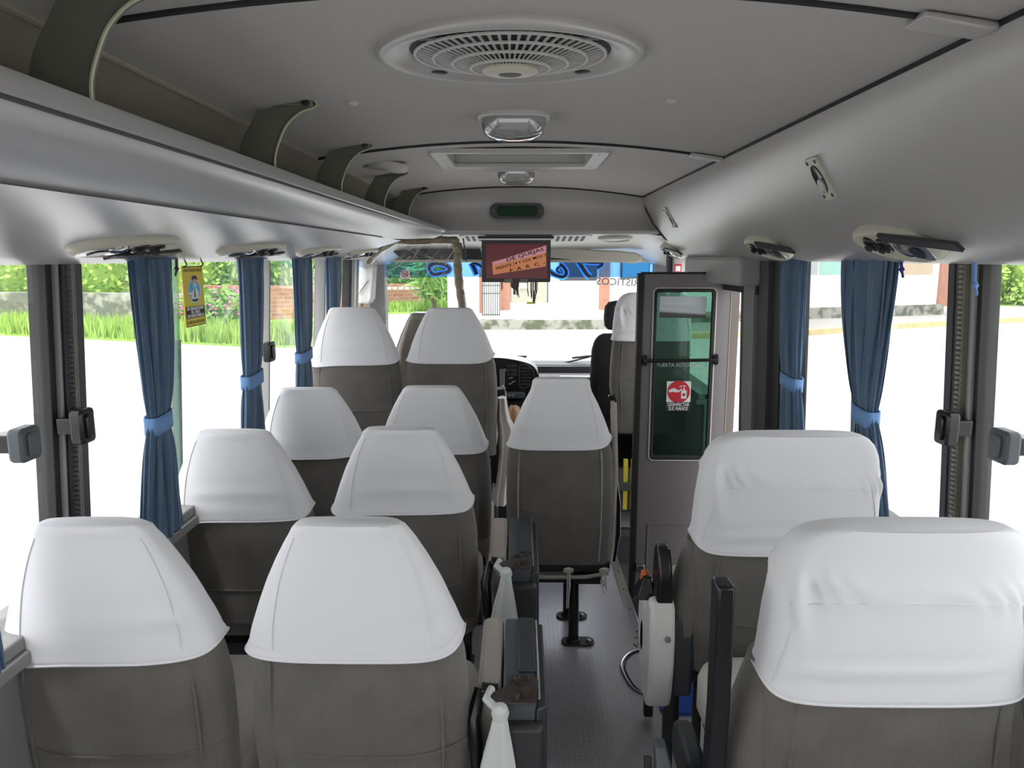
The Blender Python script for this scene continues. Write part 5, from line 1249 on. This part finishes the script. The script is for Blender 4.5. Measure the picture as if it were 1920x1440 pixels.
stroke([(1086, 489), (1108, 492), (1126, 492), (1128, 497), (1119, 502)], .020)
a, b = onws(1128, 528, .006), onws(1215, 532, .006)
o = text('small_lettering', 'TURISTICOS', mat('lilac_grey_lettering', (.35, .34, .45), .6), .075, (a + b) / 2, (b - a), (0, -.16, 1), lt, mirror=True, bold=.001)
# bead tassels and little pennants below the flip-down screen
for i, (u, v0, v1, n, lb) in enumerate(((968, 528, 552, 6, 'small dark fringe pennant hanging under the flip-down screen'), (1002, 528, 556, 7, 'long black tassel hanging under the flip-down screen'), (990, 528, 552, 2, 'thin black strings beside the long tassel'), (942, 528, 545, 2, 'thin cord loop left of the fringe pennant'))):
    t = thing('hanging_tassel', lb, 'tassel', P(u, v0, y=5.2), 'tassels hanging in the windscreen'); rn = random.Random(i); s = MB()
    for k in range(n):
        u_ = u + (k - n / 2) * 1.8; s.tube([Vector((P(u_, v0 - 20, y=5.2).x, 5.2, zcab(5.2) + .002)), P(u_ + rn.uniform(-1, 1), (v0 + v1) / 2, y=5.2), P(u_ + rn.uniform(-1.5, 1.5), v1 + rn.uniform(-4, 6), y=5.2)], .0035, 5)
    s.build('strings', M_dark, t)
    if i == 0:
        s = MB(); pp = [P(u_, v_, y=5.19) for u_, v_ in ((957, 528), (974, 528), (973, 538), (966, 545), (958, 538))]; s.rings([pp, [p + Vector((0, .006, 0)) for p in pp]]); s.build('pennant', mat('brown_pennant', (.10, .06, .05), .8), t)
    if i == 1:
        s = MB(); a = P(1001, 566, y=5.19); s.tube([P(1002, 552, y=5.2), a], .010, 6); s.build('bead_string', M_dark, t)
        s = MB(); a = P(996, 568, y=5.19); s.bb((a.x - .03, 5.18, a.z - .006), (a.x + .03, 5.20, a.z + .006)); s.build('yellow_tag', M_yel, t)
# red tag high in the door corner
q = P(1270, 503, y=4.75); s = MB(); s.bb((q.x - .022, 4.74, q.z - .022), (q.x + .022, 4.75, q.z + .028)); t = s.build('red_tag', MATS['red_print']); tag(t, 'small red and white card above the folded door', 'card')
s = MB(); s.bb((q.x - .015, 4.737, q.z - .018), (q.x + .015, 4.741, q.z + .014)); s.build('card_paper', M_wprint, t)
# dark door track hardware above the folded door
s = MB(); a, b = P(1250, 488, y=4.85), P(1335, 530, y=4.85); s.bb((a.x, 4.83, b.z - .1), (1.05, 4.88, a.z + .06)); s.build('track', M_dark); bpy.data.objects['track'].name = 'trim_45'; bpy.data.objects['trim_45']['kind'] = 'structure'
s = MB(); a, b = P(1262, 488, y=4.8), P(1285, 520, y=4.8); s.bb((a.x, 4.78, b.z), (b.x, 4.83, a.z + .03)); struct(s, 'trim_46', M_lgrey, bevel=.006)
s = MB(); s.bb((-1.0, 5.545, .60), (1.0, 5.80, .745)); struct(s, 'wall_front_cowl', M_dgrey, bevel=.01)
# wipers outside
for i, (pa, lb) in enumerate((([(880, 668), (925, 668), (988, 668.5)], 'wiper blade lying level outside the windscreen, left of centre'), ([(1073, 671), (1100, 668), (1160, 664)], 'wiper blade outside the windscreen near the black seat'))):
    t = thing('windscreen_wiper', lb, 'wiper', P(*pa[1], y=5.68), 'windscreen wipers'); s = MB(); s.tube([P(u, v, y=5.68) for u, v in pa], .009, 6); s.build('blade', M_dgrey, t)
    s = MB(); s.tube([P(pa[1][0] + 5, pa[1][1] + 1, y=5.69), P(pa[0][0] - 30 if i else pa[0][0] + 20, 684, y=5.69), Vector((P(pa[0][0] - 30 if i else pa[0][0] + 20, 684, y=5.69).x, 5.69, .74))], .007, 6); s.build('arm', M_dgrey, t)
# outside mirror beyond the driver's window
xm_ = -1.22
t = thing('side_mirror', 'tall white outside mirror beyond the driver window', 'mirror', P(684, 530, D=5.2))
pm = [P(u, v, D=5.2) for u, v in ((671, 486), (697, 484), (702, 500), (697, 560), (691, 571), (666, 568), (664, 562), (669, 500))]
s = MB(); s.rings([pm, [p + Vector((.01, .10, 0)) for p in pm]]); s.build('mirror_housing', M_white, t, bevel=.012)
s = MB(); s.tube([P(691, 525, D=5.19), P(676, 545, D=5.19), P(667, 560, D=5.19)], .004, 6); s.build('mirror_cable', M_dgrey, t)
s = MB(); s.tube([P(678, 568, D=5.25), P(677, 600, D=5.25), P(690, 640, D=5.4)], .012, 8); s.build('mirror_arm', M_dgrey, t)

# ================================================================== OUTSIDE
GZ = -.75
M_road = mat('pale_concrete_road', (.43, .42, .41), .9, noise=(2.5, .16), bump=(6, .4), dirt=(.8, (.30, .30, .28), .60, .75))
s = MB(); s.add([(-80, -30, GZ), (80, -30, GZ), (80, 90, GZ), (-80, 90, GZ)], [(0, 1, 2, 3)]); o = s.build('road', M_road, smooth=0); o['kind'] = 'structure'
def G(u, v, z=GZ): return P(u, v, z=z)
def slab(name, pts, z0, z1, m, kind='structure', label=None, cat=None):
    s = MB(); s.rings([[Vector((p.x, p.y, z0)) for p in pts], [Vector((p.x, p.y, z1)) for p in pts]]); o = s.build(name, m, smooth=0)
    if kind: o['kind'] = kind
    if label: tag(o, label, cat)
    return o
M_grass = mat('bright_grass', (.30, .48, .08), .95, noise=(6, .4), bump=(20, 1))
M_tallgrass = mat('grass_blades', (.32, .50, .09), .9, noise=(3, .4))
# verge along the left
gp = [G(-500, 616), G(0, 630), G(240, 641), G(480, 652), G(700, 650)]
def far(p, d): return Vector((p.x, p.y + d, GZ))
slab('grass_verge', [G(-500, 616), G(0, 630), G(240, 641), G(480, 652), G(640, 652), G(700, 590), G(860, 586), Vector((-3, 45, GZ)), Vector((-60, 60, GZ))], GZ - .01, GZ + .05, M_grass)
rn = random.Random(11)
def blades(name, quads, n, h0, h1, m, label, cat='grass', lean=.25):
    mb = MB()
    for _ in range(n):
        a, b, c_, d_ = rn.choice(quads); q, r = rn.random(), rn.random()
        p = (a * (1 - q) + b * q) * (1 - r) + (d_ * (1 - q) + c_ * q) * r
        h_ = rn.uniform(h0, h1); an = rn.uniform(0, PI); w_ = rn.uniform(.02, .05); dx = Vector((math.cos(an), math.sin(an), 0)) * w_; ln = Vector((rn.uniform(-lean, lean), rn.uniform(-lean, lean), 0)) * h_
        mb.add([p - dx, p + dx, p + ln * .4 + Vector((0, 0, h_ * .6)) + dx * .7, p + ln + Vector((0, 0, h_))], [(0, 1, 2, 3)])
    o = mb.build(name, m, smooth=0, fix=False); tag(o, label, cat, kind='stuff'); return o
def lift(p, z=GZ + .04): return Vector((p.x, p.y, z))
A = [lift(G(u, v)) for u, v in ((-500, 616), (0, 630), (240, 641), (480, 652), (640, 652))]
Bq = [lift(Vector((p.x * 1.12, p.y * 1.14, 0))) for p in A]
blades('roadside_grass', [(A[i], A[i + 1], Bq[i + 1], Bq[i]) for i in range(4)], 9000, .15, .6, M_tallgrass, 'bright tall grass along the roadside verge seen through the left windows')
A2 = [lift(G(u, v)) for u, v in ((700, 589), (860, 585))]; B2 = [lift(Vector((p.x * 1.02, p.y * 1.05, 0))) for p in A2]
blades('far_verge_grass', [(A2[0], A2[1], B2[1], B2[0])], 2500, .1, .5, M_tallgrass, 'bright grass bank beyond the road seen through the windscreen')
# stone wall, brick wall
M_stone = mat('dark_stone_wall', (.16, .16, .14), .95, dirt=(2.2, (.40, .39, .35), .48, .60), bump=(3, 1), noise=(5, .4))
def wall(name, pts, z0, zts, th, m, label, cat):
    mb = MB()
    for (a, b, za, zb2) in zip(pts, pts[1:], zts, zts[1:]):
        d_ = (b - a); d_.z = 0; d_.normalize(); n_ = Vector((-d_.y, d_.x, 0)) * th
        mb.rings([[Vector((p.x, p.y, z0)) for p in (a, b, b + n_, a + n_)], [Vector((a.x, a.y, za)), Vector((b.x, b.y, zb2)), Vector((b.x + n_.x, b.y + n_.y, zb2)), Vector((a.x + n_.x, a.y + n_.y, za))]])
    o = mb.build(name, m, smooth=0); tag(o, label, cat); return o
def wp(u, D): p = P(u, VY, D=D); return Vector((p.x, p.y, 0))
def zat(v, D): return P(960, v, D=D).z
wall('stone_wall', [wp(-450, 29), wp(60, 26), wp(335, 24.5)], GZ, [zat(548, 29), zat(550, 26), zat(552, 24.5)], .5, M_stone, 'low rough stone wall behind the grass, seen through the near left window', 'wall')
M_brick = bpy.data.materials.new('red_brick'); M_brick.use_nodes = True; n_ = M_brick.node_tree.nodes; l_ = M_brick.node_tree.links
bt = n_.new('ShaderNodeTexBrick'); bt.inputs['Color1'].default_value = (.42, .17, .10, 1); bt.inputs['Color2'].default_value = (.52, .24, .15, 1); bt.inputs['Mortar'].default_value = (.5, .4, .33, 1); bt.inputs['Scale'].default_value = 1.0
bt.inputs['Brick Width'].default_value = .42; bt.inputs['Row Height'].default_value = .15; bt.inputs['Mortar Size'].default_value = .012
tcb = n_.new('ShaderNodeTexCoord'); sp_ = n_.new('ShaderNodeSeparateXYZ'); cb = n_.new('ShaderNodeCombineXYZ'); l_.new(tcb.outputs['Object'], sp_.inputs[0]); l_.new(sp_.outputs['X'], cb.inputs['X']); l_.new(sp_.outputs['Z'], cb.inputs['Y']); l_.new(cb.outputs[0], bt.inputs['Vector'])
l_.new(bt.outputs['Color'], n_['Principled BSDF'].inputs['Base Color']); n_['Principled BSDF'].inputs['Roughness'].default_value = .9
wall('brick_wall', [wp(335, 25), wp(560, 27), wp(700, 31), wp(818, 33)], GZ, [zat(536, 25), zat(537, 27), zat(533, 31), zat(533, 33)], .4, M_brick, 'red brick garden wall seen through the left windows and windscreen', 'wall')
t = thing('pale_block_row', 'row of pale perforated blocks let into the red brick wall', 'wall blocks', wp(760, 31.5)); 
for k in range(9):
    u = 714 + k * 11.2; D = 31 + (u - 700) / 118 * 2 - .12; a = P(u, 538.5, D=D); b = P(u + 8, 542.5, D=D)
    s = MB(); s.bb((a.x, a.y - .06, b.z), (b.x, a.y + .05, a.z)); s.build('pale_block', M_wprint, t)
# foliage
LEAFM = [mat('light_green_leaves', (.34, .52, .10), .8, noise=(2, .4)), mat('mid_green_leaves', (.19, .36, .07), .8, noise=(2, .4)), mat('deep_green_leaves', (.10, .23, .07), .8, noise=(2, .4))]
def bush(name, c, rx, ry, rz, n, m, label, cat='bush', size=.16, long=False):
    mb = MB(); rr = random.Random(int(c[0] * 31 + c[1] * 7))
    for _ in range(n):
        d_ = Vector((rr.gauss(0, 1), rr.gauss(0, 1), rr.gauss(0, 1))).normalized(); r_ = rr.uniform(.55, 1.0)
        p = Vector((c[0] + d_.x * rx * r_, c[1] + d_.y * ry * r_, c[2] + d_.z * rz * r_)); a = Vector((rr.gauss(0, 1), rr.gauss(0, 1), rr.gauss(0, 1))).normalized() * size * rr.uniform(.5, 1.2); b = a.orthogonal().normalized() * size * (.18 if long else .5)
        if long: a *= 2.2
        mb.add([p - a, p + b, p + a, p - b], [(0, 1, 2, 3)])
    mb.lathe([(0, -1), (.55, -.8), (.8, 0), (.5, .75), (0, .85)], c, n=14, sx=rx * .8, sy=ry * .8) if False else None
    t_ = thing(name, label, cat, (c[0], c[1], GZ)); mb.build('foliage', m, t_, smooth=0, fix=False)
    s = MB(); s.tube([(c[0], c[1], GZ), (c[0] + .1, c[1], c[2])], [.10, .04], 8); s.build('trunk', mat('bark', (.12, .09, .06), .9), t_)
    s = MB(); R = []
    for k in range(8):
        ph_ = PI * (k + .5) / 8; R.append([Vector((c[0] + rx * .62 * math.sin(ph_) * math.cos(2 * PI * j / 14), c[1] + ry * .62 * math.sin(ph_) * math.sin(2 * PI * j / 14), c[2] - rz * .62 * math.cos(ph_))) for j in range(14)])
    s.rings(R); s.build('inner_foliage', m, t_, smooth=60)
    return t_
BL = [(-330, 31, 3.6, 0, 'light leafy shrub far out beyond the near left window edge'), (-120, 31, 3.4, 1, 'mid green shrub beyond the stone wall at the left edge'), (40, 30, 3.4, 0, 'light green shrub behind the thick left pillar'), (190, 29, 3.0, 0, 'yellow-green shrub over the stone wall beside the first curtain'), (330, 29, 2.8, 0, 'pale shrub above the brick wall left of the yellow sign'), (420, 30, 2.6, 1, 'shrub right of the hanging yellow sign'), (520, 31, 2.4, 0, 'light shrub between second and third left curtains'), (605, 33, 2.4, 1, 'green shrub between the last two left curtains'), (730, 37, 2.8, 2, 'dark green shrub behind the brick wall in the windscreen'), (790, 38, 2.8, 2, 'dark leafy tree right of the no smoking notice')]
for u, D, r, mi, lb in BL:
    p = wp(u, D); bush('garden_shrub', (p.x, p.y, zat(505, D)), r * 1.0, r * .7, r * .75, 2600, LEAFM[mi], lb)
p = wp(812, 30.2); bush('banana_plant', (p.x, p.y, zat(520, 30)), .8, .5, 1.0, 260, LEAFM[1], 'tall plant with long arching leaves where brick wall meets the white house', 'plant', .35, True)
p = wp(405, 22.5); bush('flowering_bush', (p.x, p.y, GZ + .6), 1.5, .8, .8, 1600, LEAFM[1], 'dark green bush with pink flowers before the brick wall', 'bush', .12)
s = MB(); rn2 = random.Random(4)
fb = bpy.data.objects['flowering_bush']
for k in range(60):
    q = Vector((p.x + rn2.uniform(-1.5, .9), p.y - .6 + rn2.uniform(-.2, .2), GZ + rn2.uniform(.6, 1.45))); s.lathe([(0, -.04), (.06, 0), (0, .04)], q, n=6)
s.build('pink_flowers', mat('pink_petals', (.85, .15, .55), .7), fb)
for u, D, r, mi, lb in ((1830, 36, 3.2, 0, 'bright green bush right of the house, beyond the thick right pillar'), (1990, 34, 3.5, 0, 'bright bush at the far right edge beyond the house')):
    p = wp(u, D); bush('garden_shrub', (p.x, p.y, zat(510, D)), r, r * .7, r * .8, 2600, LEAFM[mi], lb)
slab('grass_garden', [lift(wp(1785, 31)), lift(wp(2300, 31)), lift(wp(2500, 60)), lift(wp(1785, 60))], GZ, GZ + .12, M_grass)

# ---- white house opposite
M_wall = mat('white_painted_wall', (.82, .82, .82), .9, noise=(1.5, .05)); M_plinth = mat('mossy_plinth_stone', (.30, .29, .25), .95, dirt=(3, (.10, .11, .07), .45, .6), bump=(5, 1))
M_wood = mat('brown_stained_wood', (.36, .17, .11), .7, noise=(6, .3))
HA, HB, HC = wp(838, 23.6), wp(1180, 23.9), wp(1760, 28.2)
hs_ = thing('white_house', 'long white house across the road with brown timber posts and a stone plinth', 'house', (HB.x, HB.y, GZ))
def face(Pt0, Pt1, u, back=0):
    """point on the facade line seen at column u"""
    dx = (u - VX) / F
    # camera ray in plan: x = dx*D, y ~ D*ct + ...; use y = D/ct approx for horizon level
    lo, hi = 10, 60
    d_ = Pt1 - Pt0
    for _ in range(40):
        D = (lo + hi) / 2; p = wp(u, D); side = d_.x * (p.y - Pt0.y) - d_.y * (p.x - Pt0.x)
        if side > 0: hi = D
        else: lo = D
    p = wp(u, D); n_ = Vector((-d_.y, d_.x, 0)).normalized() * back
    return p + n_, D
def facade(name, m, u0, u1, v0, v1, out, th, parent, seg=None, **k):
    """block standing on the facade between columns u0..u1 and rows v0 (top)..v1 (bottom)"""
    a0, a1 = (HA, HB) if (u0 + u1) / 2 < 1180 else (HB, HC)
    p, D0 = face(a0, a1, u0); q, D1 = face(a0, a1, u1); d_ = (a1 - a0).normalized(); n_ = Vector((d_.y, -d_.x, 0))
    Dm = (D0 + D1) / 2; zt3, zb3 = zat(v0, Dm), (GZ - .05 if v1 is None else zat(v1, Dm))
    b0, b1 = p + n_ * out, q + n_ * out; c1, c0 = q + n_ * (out - th), p + n_ * (out - th)
    s = MB(); s.rings([[Vector((x.x, x.y, z)) for x in (b0, b1, c1, c0)] for z in (zb3, zt3)]); return s.build(name, m, parent, smooth=0, **k)
facade('house_wall', M_wall, 838, 1180, 395, None, 0, .3, hs_); facade('house_wall', M_wall, 1180, 1760, 395, None, 0, .3, hs_)
facade('plinth', M_plinth, 895, 1180, 600, None, .35, .36, hs_); facade('plinth', M_plinth, 1180, 1500, 585, None, .30, .32, hs_); facade('plinth', M_plinth, 1500, 1762, 574, None, .30, .32, hs_)
for (u0, u1, v0, v1) in ((938, 956, 470, 582), (1124, 1143, 470, 581), (898, 904, 480, 588), (1759, 1781, 470, 574)): facade('timber_post', M_wood, u0, u1, v0, v1, .12, .12, hs_)
M_glassd = mat('dark_house_window', (.03, .04, .05), .15)
def winb(u0, u1, v0, v1, m, fm=M_wood, fr=2.5):
    w_ = facade('window', fm, u0 - fr, u1 + fr, v0 - fr, v1 + fr, .04, .05, hs_); facade('window_pane', m, u0, u1, v0, v1, .07, .05, hs_).name = 'window_pane'
    return w_
winb(1049, 1119, 470, 526, M_glassd, mat('pale_window_frame', (.6, .6, .55), .7))
winb(1166, 1215, 470, 520, mat('teal_shutter', (.10, .28, .30), .6, wave=(3, .5, 'X')), M_dgrey)
M_roll = mat('cream_roller_shutter', (.36, .34, .27), .6, wave=(1.6, 1, 'Z'))
facade('roller_shutter', M_roll, 958, 1026, 500, 567, .06, .06, hs_); facade('shutter_rim', M_dgrey, 1026, 1028, 500, 568, .07, .06, hs_)
facade('poster', M_wprint, 973, 988, 532, 541, .09, .02, hs_)
winb(1512, 1530, 465, 515, mat('grey_house_pane', (.35, .40, .40), .3), M_wall); winb(1534, 1580, 465, 515, mat('pale_green_shutter', (.28, .50, .42), .6), M_wall)
winb(1690, 1744, 465, 515, mat('light_wood_shutter', (.45, .36, .24), .7, wave=(1.5, .5, 'X')), M_wall)
# iron gate between the posts
t = thing('iron_gate', 'white barred iron gate in front of the house entrance', 'gate', face(HA, HB, 920)[0])
n__ = 9
for k in range(n__):
    u = 905 + k * 4; p, D = face(HA, HB, u); s = MB(); s.tube([(p.x, p.y - .35, zat(592, D)), (p.x, p.y - .35, zat(500, D))], .014, 5); s.build('gate_bar', M_dgrey, t)
for v in (518, 535, 550, 590):
    p, D = face(HA, HB, 904); q, _ = face(HA, HB, 938); s = MB(); s.tube([(p.x, p.y - .35, zat(v, D)), (q.x, q.y - .35, zat(v, D))], .018, 5); s.build('gate_rail', M_dgrey, t)
# pavement and kerb on the right
M_pave = mat('grey_pavement', (.30, .29, .27), .9, noise=(3, .15)); M_kerb = mat('worn_yellow_kerb', (.55, .45, .22), .9, noise=(4, .4))
pv_ = [G(1175, 637), G(1340, 633), G(1510, 628), G(1700, 614), G(1920, 602), G(2300, 590)]
back_ = [Vector((p.x * 1.25, p.y + 7, 0)) for p in pv_][::-1]
slab('pavement', pv_ + back_, GZ, GZ + .14, M_pave)
s = MB()
for a, b in zip(pv_, pv_[1:]):
    d_ = (b - a).normalized(); n_ = Vector((d_.y, -d_.x, 0)) * .12
    s.rings([[Vector((x.x, x.y, z)) for x in (a + n_, b + n_, b - n_, a - n_)] for z in (GZ, GZ + .17)])
o = s.build('kerb', M_kerb, smooth=0); o['kind'] = 'structure'
p = G(1160, 612); bush('kerb_weed', (p.x, p.y - 1.3, GZ + .25), .45, .3, .35, 400, LEAFM[0], 'light green weed growing at the foot of the plinth', 'plant', .08)
